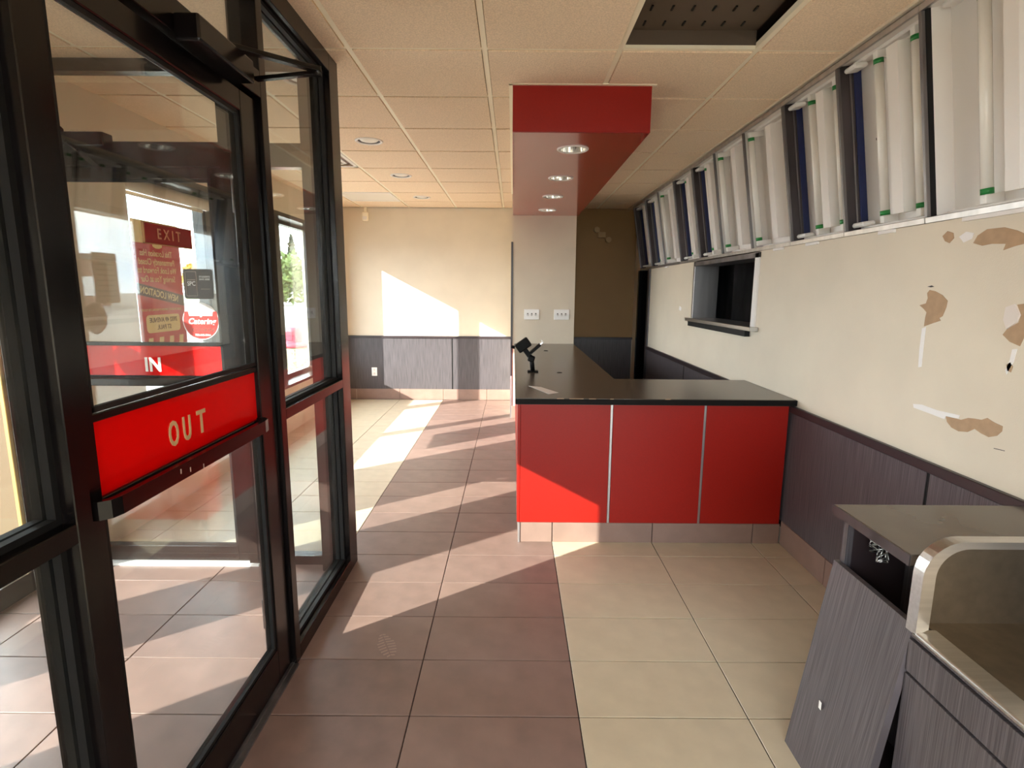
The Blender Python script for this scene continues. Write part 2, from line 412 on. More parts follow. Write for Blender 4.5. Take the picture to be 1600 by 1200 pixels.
br = thing('baseboard_right', 'brown porcelain kick tiles along the right wall', 'baseboard', (XW, 2, 0), kind='structure')
ys = [.8, 1.43, 2.03, 2.625, 3.098]
for a, b in zip(ys, ys[1:]): mk('tile', BX((XW-.013, XW-.0005, a+.0025, b-.0025, 0, .144), bevel=.0015), 'base_tile', br)
# torn paper patches and filler on the right wall: outlines on the wall plane
def ray_wall(u, v):
    # photo point -> point on the right wall plane (used only to take the stains' outlines)
    return RW(u, v)
def _basis():
    m = SC.camera.matrix_world; return m
def RW(u, v, x=XW):
    m = SC.camera.matrix_world; d = m.to_3x3() @ Vector(((u-800)/864.42, -(v-600)/864.42, -1)); o = m.translation
    t = (x-o.x)/d.x; return o + t*d
def patch(name, pts, m, depth=.0012):
    P = [RW(u, v) for u, v in pts]
    mk(name, PR([(XW-depth, p.y, p.z) for p in P], (depth-.0001, 0, 0)), m, rw)
patch('torn_patch', [(1453, 453), (1462, 455), (1473, 461), (1481, 470), (1479, 480), (1473, 494), (1468, 497), (1470, 501), (1458, 505), (1444, 510), (1446, 496), (1448, 488), (1443, 482), (1437, 477), (1447, 474), (1450, 466), (1449, 458)], 'kraft')
patch('torn_patch', [(1478, 650), (1490, 653), (1502, 656), (1513, 653), (1523, 654), (1534, 656), (1543, 653), (1554, 660), (1567, 666), (1566, 674), (1558, 681), (1545, 683), (1533, 677), (1523, 670), (1512, 675), (1498, 674), (1487, 668), (1480, 659)], 'kraft')
patch('torn_patch', [(1473, 369), (1481, 361), (1490, 364), (1491, 372), (1484, 380), (1477, 377)], 'kraft')
patch('torn_patch', [(1521, 380), (1528, 368), (1543, 358), (1570, 355), (1590, 360), (1604, 366), (1604, 380), (1585, 385), (1568, 391), (1572, 381), (1550, 381), (1535, 384)], 'kraft')
patch('torn_patch', [(1590, 476), (1604, 474), (1604, 520), (1594, 541), (1578, 534), (1567, 523), (1574, 514), (1592, 504), (1596, 492)], 'kraft')
patch('torn_patch', [(1573, 570), (1579, 566), (1583, 573), (1580, 582), (1574, 579)], 'kraft')
patch('peeled_flap', [(1574, 480), (1588, 475), (1596, 492), (1590, 504), (1575, 514), (1570, 500)], 'paperw', .006)
patch('filler_smear', [(1441, 513), (1447, 511), (1443, 545), (1440, 573), (1435, 574), (1437, 545)], 'spackle')
patch('filler_smear', [(1427, 631), (1440, 632), (1465, 641), (1500, 649), (1498, 654), (1478, 651), (1476, 655), (1450, 645), (1428, 637)], 'spackle')
patch('filler_smear', [(1499, 370), (1510, 362), (1522, 364), (1519, 373), (1506, 379)], 'spackle')
patch('filler_smear', [(1582, 546), (1590, 545), (1584, 566), (1573, 585), (1571, 578), (1578, 563)], 'spackle')
patch('filler_smear', [(1062, 478), (1065, 481), (1064, 486), (1061, 484)], 'spackle')
patch('scratch', [(1449, 448), (1456, 446), (1460, 448), (1455, 449)], 'ink', .0008)
patch('scratch', [(1553, 700), (1570, 704), (1570, 705), (1553, 701)], 'ink', .0008)

# pass-through opening, trimmed with metal, and the dark kitchen behind
pw = thing('window_1', 'metal trimmed pass-through opening into the dark kitchen', 'window', (XW, 4.35, 1.24), kind='structure')
mk('jamb', BX((XW-.012, XW+.2, 3.68, 3.74, 1.25, ZL-.01), bevel=.002), 'white', pw)
mk('jamb', BX((XW-.012, XW+.2, 4.96, 5.0, 1.25, ZL-.01), bevel=.002), 'alu', pw)
mk('head_trim', BX((XW-.012, XW+.2, 3.68, 5.0, 1.70, ZL-.006), bevel=.002), 'alud', pw)
mk('sill', BX((XW-.05, XW+.22, 3.64, 5.05, 1.222, 1.25), bevel=.003), 'steel', pw)
mk('sill_bracket', BX((XW-.035, XW-.0005, 3.76, 5.0, 1.18, 1.222)), 'blackm', pw)
mk('kitchen_shell', BX((1.81, 4.2, 2.4, 2.5, .2, 2.5), (1.81, 4.2, 6.3, 6.4, .2, 2.5), (4.2, 4.3, 2.4, 6.4, .2, 2.5), (1.81, 4.2, 2.4, 6.4, .1, .2), (2.02, 4.2, 2.4, 6.4, 2.5, 2.6)), 'kitchen', pw)
mk('kitchen_hood', PR([(2.35, 5.2, 1.15), (2.35, 5.2, 2.2), (2.35, 3.2, 2.2), (2.35, 3.2, 1.62)], (.05, 0, 0)), 'black_plastic', pw)
mk('rail', TB(((2.3, 4.35, 1.63), (2.3, 3.9, 1.63), .012)), 'alud', pw)
mk('kitchen_column', BX((1.95, 2.2, 4.98, 5.35, .2, 2.3)), 'alud', pw)

# doorway at the far end of the right wall
dw = thing('door_1', 'dark doorway with bronze jambs at the far end of the menu wall', 'doorway', (XW, 6.9, 0), kind='structure')
mk('jamb', BX((XW-.014, XW+.19, 6.58, 6.68, 0, ZL), bevel=.002), 'dark_metal', dw)
mk('jamb', BX((XW-.014, XW+.19, 7.13, 7.2, 0, ZL), bevel=.002), 'black', dw)
mk('doorway_dark', BX((XW+.12, XW+.16, 6.68, 7.13, 0, ZL), bevel=.002), 'black', dw)  # black slab stands in for the unlit open space beyond the jambs

# pillar wall that closes the counter, with corner guard
PY = 6.38
pil = mk('wall_middle', BX((-.02, .70, PY, YB-.001, 0, CE+.01)), 'wall', kind='structure', label='cream pillar wall standing at the end of the black counter', cat='wall')
mk('corner_guard', BX((-.027, -.005, PY-.006, PY+.03, 0, 2.02)), 'capdark', pil, label='dark corner guard strip')
mk('guard_foot', BX((-.030, -.008, PY-.009, PY-.006, 0, .5)), 'alu', pil)
mk('tile', BX((-.012, .04, PY-.011, PY-.0005, 0, .146), bevel=.0015), 'base_tile', pil)

# window wall on the street side (dining room + vestibule), glass line X=-2.55
WX = -2.55
YW = [(3.46, 4.64), (4.70, 5.98), (6.08, 7.03)]
lw = mk('wall_left', BX(
    (-2.62, -2.33, 2.62, 3.46, -.1, CE+.2), (-2.62, -2.33, 7.03, 7.7, -.1, CE+.2), (-2.62, -2.33, 3.46, 7.03, -.1, .47), (-2.62, -2.33, 3.46, 7.03, 2.24, CE+.2),
    (-2.43, -2.35, 1.56, 2.02, -.1, 1.95), (-2.43, -2.33, .1, .86, -.1, CE+.2), (-2.43, -2.33, .86, 2.62, 1.95, CE+.2), (-2.60, -2.43, .5, 2.62, 1.925, CE+.2)), 'wall', kind='structure',
    label='cream street-side wall around the dining windows', cat='wall')
mk('window_ledge', BX((-2.54, -2.31, 3.46, 7.03, .47, .50), bevel=.004), 'black', lw)
mk('jamb_lining', BX((-2.62, -2.43, 2.612, 2.6195, 0, 1.92)), 'jamb_tan', lw, label='tan jamb lining')
mk('timber_trim', BX((-2.452, -2.43, 2.590, 2.611, 0, 1.90), bevel=.003), 'yellow_wood', lw, label='yellow varnished timber strip')
k = 2
for (a, b), nm in zip(YW, ['between the corner pier and the slim mullion, under the roller blind', 'second from the corner pier', 'next to the back wall']):
    wn = thing('window_%d' % k, 'dark framed dining room window ' + nm, 'window', (WX, (a+b)/2, .5), kind='structure'); k += 1
    mk('frame', BX((-2.59, -2.51, a, a+.03, .5, 2.24), (-2.59, -2.51, b-.03, b, .5, 2.24), (-2.59, -2.51, a, b, .5, .54), (-2.59, -2.51, a, b, 2.17, 2.24)), 'black', wn)
    mk('pane', BX((-2.553, -2.547, a+.02, b-.02, .53, 2.18)), 'glass', wn)
mk('mullion', BX((-2.60, -2.50, 4.64, 4.70, .47, 2.24), (-2.60, -2.50, 5.98, 6.08, .47, 2.24)), 'black', lw)
mk('window_head', BX((-2.52, -2.335, 3.46, 7.03, 2.20, 2.24)), 'black', lw)
# vestibule glazing to the street
GV = -2.38
wn = thing('window_5', 'street-side vestibule window with a notice taped to it', 'window', (GV, 2.3, 0), kind='structure')
mk('frame', BX((GV-.03, GV+.03, 2.02, 2.045, 0, 1.95), (GV-.03, GV+.03, 2.60, 2.619, 0, 1.95), (GV-.03, GV+.03, 2.02, 2.62, 0, .10), (GV-.03, GV+.03, 2.02, 2.62, 1.905, 1.95)), 'black', wn)
mk('pane', BX((GV-.003, GV+.003, 2.03, 2.61, .09, 1.91)), 'glass', wn)
wn = thing('door_2', 'street door with a glass pane on the far side of the vestibule', 'door', (GV, 1.2, 0), kind='structure')
mk('frame', BX((GV-.03, GV+.03, .86, .90, 0, 1.95), (GV-.03, GV+.03, 1.53, 1.56, 0, 1.95), (GV-.03, GV+.03, .86, 1.56, 0, .10), (GV-.03, GV+.03, .86, 1.56, 1.905, 1.95)), 'black', wn)
mk('pane', BX((GV-.003, GV+.003, .89, 1.54, .09, 1.91)), 'glass', wn)
# wall behind the viewer with unseen windows added for fill light, near vestibule wall
mk('wall_front', BX((-.95, -.82, -2.7, -2.5, -.1, CE+.2), (1.52, 2.0, -2.7, -2.5, -.1, CE+.2), (-.82, 1.52, -2.7, -2.5, -.1, .2), (-.82, 1.52, -2.7, -2.5, 2.4, CE+.2)), 'wall', kind='structure', label='cream front wall around the added window', cat='wall')
wn = thing('window_6', 'wide unseen front window added for sky fill', 'window', (.35, -2.6, .2), kind='structure')
mk('frame', BX((-.82, -.78, -2.64, -2.56, .2, 2.4), (1.48, 1.52, -2.64, -2.56, .2, 2.4), (.32, .38, -2.64, -2.56, .2, 2.4), (-.82, 1.52, -2.64, -2.56, .2, .26), (-.82, 1.52, -2.64, -2.56, 2.34, 2.4)), 'black', wn)
mk('pane', BX((-.79, 1.49, -2.603, -2.597, .25, 2.36)), 'glass', wn)
wn = thing('window_10', 'unseen side window near the front wall, added for fill light', 'window', (-.9, -1.7, .2), kind='structure')  # unseen glass, added so bounced sun brightens the near ceiling
mk('frame', BX((-.94, -.86, -2.45, -2.41, .2, 2.4), (-.94, -.86, -1.04, -1.0, .2, 2.4), (-.94, -.86, -2.45, -1.0, .2, .26), (-.94, -.86, -2.45, -1.0, 2.34, 2.4)), 'black', wn)
mk('pane', BX((-.903, -.897, -2.42, -1.03, .25, 2.36)), 'glass', wn)
mk('wall_vestibule', BX((-2.33, -.85, .10, .20, 0, CE)), 'wall', kind='structure', label='cream wall at the near end of the vestibule', cat='wall')
mk('wall_storefront', BX((-.95, -.85, -1.0, .30, 0, CE), (-.95, -.85, -2.5, -2.45, 0, CE), (-.95, -.85, -2.45, -1.0, 0, .2), (-.95, -.85, -2.45, -1.0, 2.4, CE)), 'wall', kind='structure', label='cream wall continuing the glazed screen', cat='wall')

# ------------------------------------------------------------------ storefront screen X -.95..-.85
XB = -.95
def glazing(parent, y0, y1, z0, z1, x=-.9, bead=.014):
    mk('pane', BX((x-.003, x+.003, y0, y1, z0, z1)), 'glass', parent)
    for xa, xb in ((x+.004, x+.022), (x-.022, x-.004)):
        mk('glazing_bead', BX((xa, xb, y0, y0+bead, z0, z1), (xa, xb, y1-bead, y1, z0, z1), (xa, xb, y0+bead, y1-bead, z0, z0+bead), (xa, xb, y0+bead, y1-bead, z1-bead, z1)), 'blackm', parent)
sf = thing('window_7', 'dark bronze framed glass sidelight beyond the open view door', 'window', (-.9, 2.4, 0), kind='structure')
mk('post', BX((XB, XF, 1.985, 2.032, 0, CE), bevel=.002), 'black', sf)
mk('post', BX((XB-.05, XF, 2.73, 2.855, 0, CE), bevel=.002), 'black', sf)
mk('mid_rail', BX((XB, XF, 2.032, 2.73, .99, 1.032), bevel=.002), 'black', sf)
mk('bottom_rail', BX((XB, XF, 2.032, 2.73, 0, .062), bevel=.002), 'black', sf)
mk('head_rail', BX((XB, XF, 2.032, 2.73, 2.46, CE), bevel=.002), 'black', sf)
glazing(sf, 2.032, 2.73, 1.032, 2.46); glazing(sf, 2.032, 2.73, .062, .99)
sf2 = thing('window_8', 'dark bronze framed glass sidelight before the hinged glass door', 'window', (-.9, .6, 0), kind='structure')
mk('post', BX((XB, XF, 1.02, 1.062, 0, CE), bevel=.002), 'black', sf2)
mk('post', BX((XB, XF, .30, .345, 0, CE), bevel=.002), 'black', sf2)
mk('mid_rail', BX((XB, XF, .345, 1.02, .977, 1.018), bevel=.002), 'black', sf2)
mk('bottom_rail', BX((XB, XF, .345, 1.02, 0, .062), bevel=.002), 'black', sf2)
mk('head_rail', BX((XB, XF, .345, 1.02, 2.46, CE), bevel=.002), 'black', sf2)
glazing(sf2, .345, 1.02, 1.018, 2.46); glazing(sf2, .345, 1.02, .062, .977)

# the OUT door
d3 = thing('door_3', 'dark bronze glass door with red band lettered OUT', 'door', (-.88, 1.5, 0), kind='structure')
mk('head_rail', BX((XB, XF, 1.062, 1.985, 2.105, 2.19), (XB, XF, 1.062, 1.985, 2.46, CE), bevel=.002), 'black', d3)
mk('transom_pane', BX((-.903, -.897, 1.062, 1.985, 2.19, 2.46)), 'glass', d3)
mk('stile', BX((-.91, -.866, 1.07, 1.115, .02, 2.095), bevel=.003), 'black', d3)
mk('stile', BX((-.91, -.866, 1.865, 1.978, .02, 2.095), bevel=.003), 'black', d3)
mk('top_rail', BX((-.91, -.866, 1.115, 1.865, 2.03, 2.095), bevel=.003), 'black', d3)
mk('bottom_rail', BX((-.91, -.866, 1.115, 1.865, .02, .15), bevel=.003), 'black', d3)
mk('pane', BX((-.891, -.885, 1.10, 1.88, .14, 1.012)), 'glass', d3)
mk('pane', BX((-.891, -.885, 1.10, 1.88, 1.205, 2.04)), 'glass', d3)
for y0, y1, z0, z1 in ((1.115, 1.865, 1.217, 2.03), (1.115, 1.865, .15, .995)):
    mk('glazing_bead', BX((-.884, -.872, y0, y0+.012, z0, z1), (-.884, -.872, y1-.012, y1, z0, z1), (-.884, -.872, y0, y1, z0, z0+.012), (-.884, -.872, y0, y1, z1-.012, z1)), 'blackm', d3)
mk('band_panel', BX((-.886, -.882, 1.10, 1.88, 1.03, 1.2)), 'red_vinyl', d3, label='red lettered band')
mk('band_rail', BX((-.9, -.872, 1.10, 1.88, 1.196, 1.214), bevel=.002), 'black', d3)
mk('band_rail', BX((-.9, -.872, 1.10, 1.88, 1.006, 1.032), bevel=.002), 'black', d3)
for ch, y, z, s in (('O', 1.397, 1.098, .58), ('U', 1.456, 1.098, .60), ('T', 1.526, 1.1, .78)):
    text('letter', ch, .092, (-.8805, y, z), 'X', 'letter_tan', d3, ext=.001, bold=.0016, sx=s)
# push bar: flat bar bent back to the door at both ends
path = [(-.872, 1.078), (-.852, 1.082), (-.838, 1.094), (-.833, 1.115), (-.833, 1.80), (-.838, 1.83), (-.852, 1.845), (-.872, 1.85)]
bm = bmesh.new()
inner = []
for i, (x, y) in enumerate(path):
    a = Vector(path[max(0, i-1)]); b = Vector(path[min(len(path)-1, i+1)]); t = (b-a).normalized(); n = Vector((t.y, -t.x))
    inner.append((Vector((x, y))+n*.008, Vector((x, y))-n*.008))
rings = [[bm.verts.new((p.x, p.y, z)) for p, z in ((o, 1.0), (o, 1.04), (q, 1.04), (q, 1.0))] for o, q in inner]
for A, B in zip(rings, rings[1:]):
    for i in range(4): bm.faces.new((A[i], A[(i+1) % 4], B[(i+1) % 4], B[i]))
bm.faces.new(rings[0]); bm.faces.new(rings[-1][::-1])
pbm = mk('push_bar', bm, 'black', d3)
for y, z in ((1.32, 1.03), (1.42, 1.012), (1.36, 1.022)):
    mk('paint_chip', BX((-.8255, -.8248, y, y+.004, z-.012, z)), 'smear', d3)
mk('hinge', BX((-.925, -.905, 1.885, 1.905, .22, .34), bevel=.003), 'alud', d3)
mk('hinge', BX((-.925, -.905, 1.885, 1.905, 1.72, 1.84), bevel=.003), 'alud', d3)
mk('threshold', BX((-.965, -.842, 1.062, 1.985, 0, .008), (-.955, -.945, 1.062, 1.985, .008, .013), (-.93, -.92, 1.062, 1.985, .008, .013), (-.90, -.89, 1.062, 1.985, .008, .013), (-.87, -.86, 1.062, 1.985, .008, .013)), 'alud', d3)
# closer on the head, its arm folded into the room
cl = mk('closer_body', BX((-.85, -.785, 1.50, 1.80, 2.085, 2.15), bevel=.006, seg=2), 'black', d3)
mk('closer_arm', BX((0, 0.34, -.014, .014, -.007, .007), bevel=.002), 'black', d3,
   xf=Matrix.Translation((-.82, 1.70, 2.155)) @ Matrix.Rotation(math.atan2(1.875-1.70, -.62+.82), 4, 'Z') @ Matrix.Diagonal((.78, 1, 1, 1)))
mk('closer_forearm', BX((0, .26, -.011, .011, -.006, .006), bevel=.002), 'black', d3,
   xf=Matrix.Translation((-.84, 1.93, 2.145)) @ Matrix.Rotation(math.atan2(1.875-1.93, -.62+.84), 4, 'Z') @ Matrix.Diagonal((.87, 1, 1, 1)))
mk('closer_pivot', TB(((-.62, 1.875, 2.135), (-.62, 1.875, 2.165), .012)), 'black', d3)

ex = thing('exit_sign', 'dark red EXIT plaque on the glass of the OUT door', 'sign', (-.884, 1.454, 1.6))
mk('plate', BX((-.8845, -.880, 1.357, 1.552, 1.582, 1.629), bevel=.001), 'exit_red', ex)
mk('border', BX((-.8846, -.8795, 1.355, 1.358, 1.58, 1.631), (-.8846, -.8795, 1.551, 1.554, 1.58, 1.631), (-.8846, -.8795, 1.355, 1.554, 1.629, 1.631), (-.8846, -.8795, 1.355, 1.554, 1.58, 1.582)), 'sticker_brown', ex)
text('lettering', 'EXIT', .036, (-.8795, 1.454, 1.6055), 'X', 'exit_letter', ex, ext=.0004, bold=.0003, spacing=1.6, sx=.92)

# ------------------------------------------------------------------ inner IN screen, plane Y=2.80..2.87
d4 = thing('door_4', 'dark framed inner door with sunlit red band lettered IN', 'door', (-1.87, 2.83, 0), kind='structure')
YI0, YI1 = 2.80, 2.86
mk('frame', BX((-2.33, -2.30, YI0, YI1, 0, CE), (-1.415, -1.35, YI0-.01, YI1, 0, CE), (-2.30, -1.415, YI0-.01, YI1, 2.055, 2.165), (-2.30, -1.415, YI0, YI1, 2.48, CE)), 'black', d4)
mk('transom_pane', BX((-2.30, -1.415, 2.827, 2.833, 2.165, 2.48)), 'glass', d4)
mk('stile', BX((-2.295, -2.245, YI0+.01, YI1-.005, .015, 2.054), bevel=.003), 'black', d4)
mk('stile', BX((-1.482, -1.42, YI0+.01, YI1-.005, .015, 2.054), bevel=.003), 'black', d4)
mk('top_rail', BX((-2.245, -1.482, YI0+.01, YI1-.005, 2.0, 2.054), bevel=.003), 'black', d4)
mk('bottom_rail', BX((-2.245, -1.482, YI0+.01, YI1-.005, .015, .10), bevel=.003), 'black', d4)
mk('pane', BX((-2.25, -1.478, 2.827, 2.833, .09, 2.005)), 'glass', d4)
mk('glazing_bead', BX((-2.245, -2.233, 2.815, 2.826, .10, 2.0), (-1.494, -1.482, 2.815, 2.826, .10, 2.0), (-2.245, -1.482, 2.815, 2.826, .10, .115), (-2.245, -1.482, 2.815, 2.826, 1.985, 2.0)), 'blackm', d4)
mk('band_panel', BX((-2.245, -1.482, 2.820, 2.824, 1.033, 1.186)), 'red_vinyl', d4, label='red lettered band')
mk('band_rail', BX((-2.245, -1.482, 2.810, 2.826, 1.186, 1.205), bevel=.002), 'black', d4)
mk('band_rail', BX((-2.245, -1.482, 2.810, 2.826, 1.016, 1.033), bevel=.002), 'black', d4)
mk('push_bar', BX((-2.26, -1.47, 2.765, 2.783, .985, 1.024), (-2.26, -2.235, 2.783, 2.815, .985, 1.024), (-1.495, -1.47, 2.783, 2.815, .985, 1.024), bevel=.004), 'black', d4)
text('letter', 'IN', .098, (-1.85, 2.8185, 1.085), '-Y', 'lettering', d4, ext=.001, bold=.0035, spacing=1.05, sx=.85)
mk('threshold', BX((-2.30, -1.36, 2.775, 2.875, 0, .012)), 'whitem', d4, label='pale worn threshold')
mk('closer_body', BX((-2.25, -1.92, 2.73, 2.80, 2.13, 2.195), bevel=.006, seg=2), 'black', d4)
mk('closer_arm', TB(((-2.12, 2.72, 2.12), (-1.92, 2.50, 2.10), .012), ((-1.92, 2.50, 2.10), (-2.0, 2.8, 2.04), .010), n=8), 'black', d4)
mk('closer_pivot', LT([(.02, 0), (.02, .02), (.012, .03)], (-2.15, 2.765, 2.195), 12, cap1=True), 'black', d4)
sf3 = thing('window_9', 'narrow dark framed sidelight beside the IN door', 'window', (-1.15, 2.83, 0), kind='structure')
mk('frame', BX((-1.0, -.95, YI0, YI1, 0, CE), (-1.35, -1.0, YI0, YI1, 0, .05), (-1.35, -1.0, YI0, YI1, 2.055, 2.165), (-1.35, -1.0, YI0, YI1, 2.48, CE)), 'black', sf3)
mk('pane', BX((-1.35, -1.0, 2.827, 2.833, .05, 2.055)), 'glass', sf3)
mk('pane', BX((-1.35, -1.0, 2.827, 2.833, 2.165, 2.48)), 'glass', sf3)

def rrect_xz(x0, x1, z0, z1, r, y, n=4):
    P = []
    for cx, cz, a0 in ((x1-r, z1-r, 0), (x0+r, z1-r, 90), (x0+r, z0+r, 180), (x1-r, z0+r, 270)):
        for i in range(n+1):
            a = math.radians(a0+90*i/n); P.append((cx+r*math.cos(a), y, cz+r*math.sin(a)))
    return P
st = thing('sticker', 'black square SPC sticker on the glass of the IN door', 'sticker', (-1.585, 2.822, 1.5))
mk('backing', PR(rrect_xz(-1.659, -1.512, 1.424, 1.572, .012, 2.826), (0, -.001, 0)), 'sticker_black', st)
mk('card_outline', BX((-1.648, -1.646, 2.8235, 2.825, 1.438, 1.56), (-1.594, -1.592, 2.8235, 2.825, 1.438, 1.56), (-1.648, -1.592, 2.8235, 2.825, 1.558, 1.56), (-1.648, -1.592, 2.8235, 2.825, 1.438, 1.44), (-1.64, -1.60, 2.8235, 2.825, 1.517, 1.520)), 'smear', st)
text('lettering', 'SPC', .031, (-1.620, 2.8245, 1.499), '-Y', 'sticker_white', st, ext=.0004, bold=.0002, sx=.8)
text('lettering', 'STUDENTS\nSAVE HERE', .0125, (-1.552, 2.8245, 1.527), '-Y', 'sticker_white', st, ext=.0004, bold=.0001, sx=.9)
mk('rule', BX((-1.575, -1.528, 2.8243, 2.825, 1.472, 1.474)), 'smear', st)
st = thing('sticker', 'round white and red Catering sticker on the glass of the IN door', 'sticker', (-1.588, 2.822, 1.312))
bm = bmesh.new(); cx, cz, R0 = -1.588, 1.3125, .095
add_prism(bm, [(cx+R0*.97*math.cos(2*PI*i/36), 2.826, cz+R0*math.sin(2*PI*i/36)) for i in range(36)], (0, -.001, 0)); mk('backing', bm, 'sticker_white', st)
pts = [(cx+R0*.93*math.cos(a), 2.8249, cz+R0*.96*math.sin(a)) for a in (math.radians(d) for d in range(190, 351, 10))]
pts = [(cx-.088, 2.8249, cz+.012)] + pts + [(cx+.088, 2.8249, cz+.012), (cx+.082, 2.8249, cz+.050), (cx+.064, 2.8249, cz+.048), (cx+.060, 2.8249, cz+.026), (cx-.058, 2.8249, cz+.026), (cx-.062, 2.8249, cz+.050), (cx-.080, 2.8249, cz+.048)]
mk('bowl_print', PR(pts, (0, -.0006, 0)), 'sticker_red', st)
text('lettering', 'Catering', .040, (cx+.004, 2.8240, cz-.002), '-Y', 'sticker_white', st, ext=.0003, bold=.0008, shear=.25)
text('lettering', 'LET US DO THE', .012, (cx+.008, 2.8240, cz-.026), '-Y', 'poster_dark', st, ext=.0003)
text('lettering', "COOKIN'", .027, (cx+.010, 2.8240, cz-.046), '-Y', 'poster_dark', st, ext=.0003, bold=.0006)
text('lettering', '780-645-2661', .0145, (cx+.006, 2.8240, cz-.071), '-Y', 'sticker_white', st, ext=.0003, bold=.0003)
mk('flame_print', PR([(cx-.004, 2.8240, cz+.020), (cx+.006, 2.8240, cz+.020), (cx+.012, 2.8240, cz+.032), (cx+.002, 2.8240, cz+.042), (cx-.006, 2.8240, cz+.036), (cx+.002, 2.8240, cz+.030)], (0, -.0004, 0)), 'sticker_white', st)

# poster on the dining window, printed to be read from the street
po = thing('poster', 'red closing notice poster stuck on the dining room window', 'poster', (-2.545, 4.04, 1.45))
XP = -2.5445
def pbox(name, y0, y1, z0, z1, m, dx=0): mk(name, BX((XP+dx, XP+dx+.0006, y0, y1, z0, z1)), m, po)
pbox('sheet', 3.785, 4.315, .90, 1.783, 'poster_red'); pbox('sheet_top', 3.785, 4.315, 1.783, 1.937, 'poster_tan')
mk('logo_print', PR([(XP+.0008, 4.05+.055*math.cos(2*PI*i/20), 1.775+.02*math.sin(2*PI*i/20)) for i in range(20)], (.0006, 0, 0)), 'poster_tan', po)
def ptext(s, size, y, z, m, rot=0, bold=.0006, sx=1):
    Rm = Matrix(((0, 0, -1), (-1, 0, 0), (0, 1, 0))).to_4x4()
    X = Matrix.Translation((XP+.0022, y, z)) @ Rm @ Matrix.Rotation(rot, 4, 'Z') @ Matrix.Diagonal((sx, 1, 1, 1))
    text('lettering', s, size, X, '-X', m, po, ext=.0005, bold=bold)
for s, z in (('This Location Has', 1.718), ('Permanently Closed', 1.658), ('We Look Forward to', 1.600), ('Serving You at Our', 1.540)):
    ptext(s, .062, 4.03, z, 'poster_tan', sx=.80)
mk('banner', PR([(XP+.0008, 3.785, 1.515), (XP+.0008, 4.315, 1.425), (XP+.0008, 4.315, 1.345), (XP+.0008, 3.785, 1.435)], (.0006, 0, 0)), 'poster_dark', po)
ptext('NEW LOCATION', .066, 4.03, 1.432, 'poster_tan', rot=math.radians(9.5), bold=.0012, sx=.84)
ptext('YOUR FAVOURITE CHICKEN IS WAITING FOR YOU AT', .022, 4.04, 1.325, 'poster_tan', bold=.0002, sx=.85)
def rr_yz(y0, y1, z0, z1, r, x):
    return [(x, p[0], p[2]) for p in rrect_xz(y0, y1, z0, z1, r, 0)]
mk('address_panel', PR(rr_yz(3.85, 4.24, 1.165, 1.29, .03, XP+.0008), (.0006, 0, 0)), 'poster_tan', po)
ptext('3932 49 AVENUE', .046, 4.045, 1.252, 'poster_dark', sx=.95); ptext('ST PAUL', .046, 4.045, 1.200, 'poster_dark', sx=.95)
for y in (3.86, 3.98, 4.10, 4.22):
    mk('stripe', PR([(XP+.0008, y, 1.13), (XP+.0008, y+.05, 1.13), (XP+.0008, y+.02, .98), (XP+.0008, y-.03, .98)], (.0006, 0, 0)), 'poster_tan', po)
# notice and round sticker on the vestibule glass
XN = GV+.004
nt_ = thing('paper_notice', 'hand written paper notice taped to the vestibule street window', 'notice', (XN, 2.38, 1.53))
mk('sheet', BX((XN, XN+.0005, 2.28, 2.48, 1.388, 1.677)), 'paperw', nt_)
for q in range(8): mk('writing', BX((XN+.0006, XN+.001, 2.30+.01*(q % 3), 2.455-.012*(q % 2), 1.635-.030*q, 1.644-.030*q)), 'ink', nt_)
mk('sticker', PR([(XN, 2.495+.088*math.cos(2*PI*i/36), 1.305+.09*math.sin(2*PI*i/36)) for i in range(36)], (.0006, 0, 0)), 'sticker_brown', label='plain round brown sticker on the vestibule street window', cat='sticker')

# roller blind at the first dining window
rb = thing('roller_blind', 'rolled up beige roller blind at the head of the dining window', 'blind', (-2.46, 4.05, 2.15))
mk('roller', TB(((-2.46, 3.50, 2.135), (-2.46, 4.60, 2.135), .042), n=20), 'blind', rb)
mk('hem_bar', BX((-2.508, -2.494, 3.50, 4.60, 2.075, 2.10), bevel=.003), 'blind', rb)
for y in (4.605, 3.48): mk('bracket', BX((-2.50, -2.42, y, y+.01, 2.09, 2.2)), 'alud', rb)

# ------------------------------------------------------------------ counter
sc = thing('service_counter', 'red fronted L-shaped service counter on brown kick tiles', 'counter', (.8, 3.4, 0))
mk('carcass', BX((.045, 1.580, 3.115, 3.74, .0, .842), (.06, .66, 3.74, PY-.01, 0, .842)), 'capdark', sc)
for a, b in ((.047, .561), (.578, 1.098), (1.113, 1.581)):
    mk('panel', BX((a, b, 3.097, 3.114, .124, .842), bevel=.0015), 'red', sc)
for x in (.5695, 1.1055): mk('reveal_strip', BX((x-.007, x+.007, 3.102, 3.114, .110, .838), bevel=.001), 'alu', sc)
mk('side_panel', BX((.030, .046, 3.099, 4.72, .124, .842), bevel=.0015), 'red', sc); mk('side_panel', BX((.030, .046, 4.735, PY-.012, .124, .842), bevel=.0015), 'red', sc)
mk('corner_strip', BX((.036, .048, 3.094, 3.105, 0, .124), bevel=.001), 'alu', sc)
for a, b in ((.05, .2385), (.2435, .833), (.837, 1.428), (1.432, 1.589)): mk('tile', BX((a, b, 3.099, 3.112, 0, .122), bevel=.0015), 'base_tile', sc)
for j in range(6): mk('tile', BX((.036, .047, 3.115+.54*j, 3.65+.54*j if j < 5 else PY-.012, 0, .122), bevel=.0015), 'base_tile', sc)
ct_ = thing('countertop', 'glossy black L-shaped worktop along the red counter', 'countertop', (.8, 3.4, .86))
bm = bmesh.new()
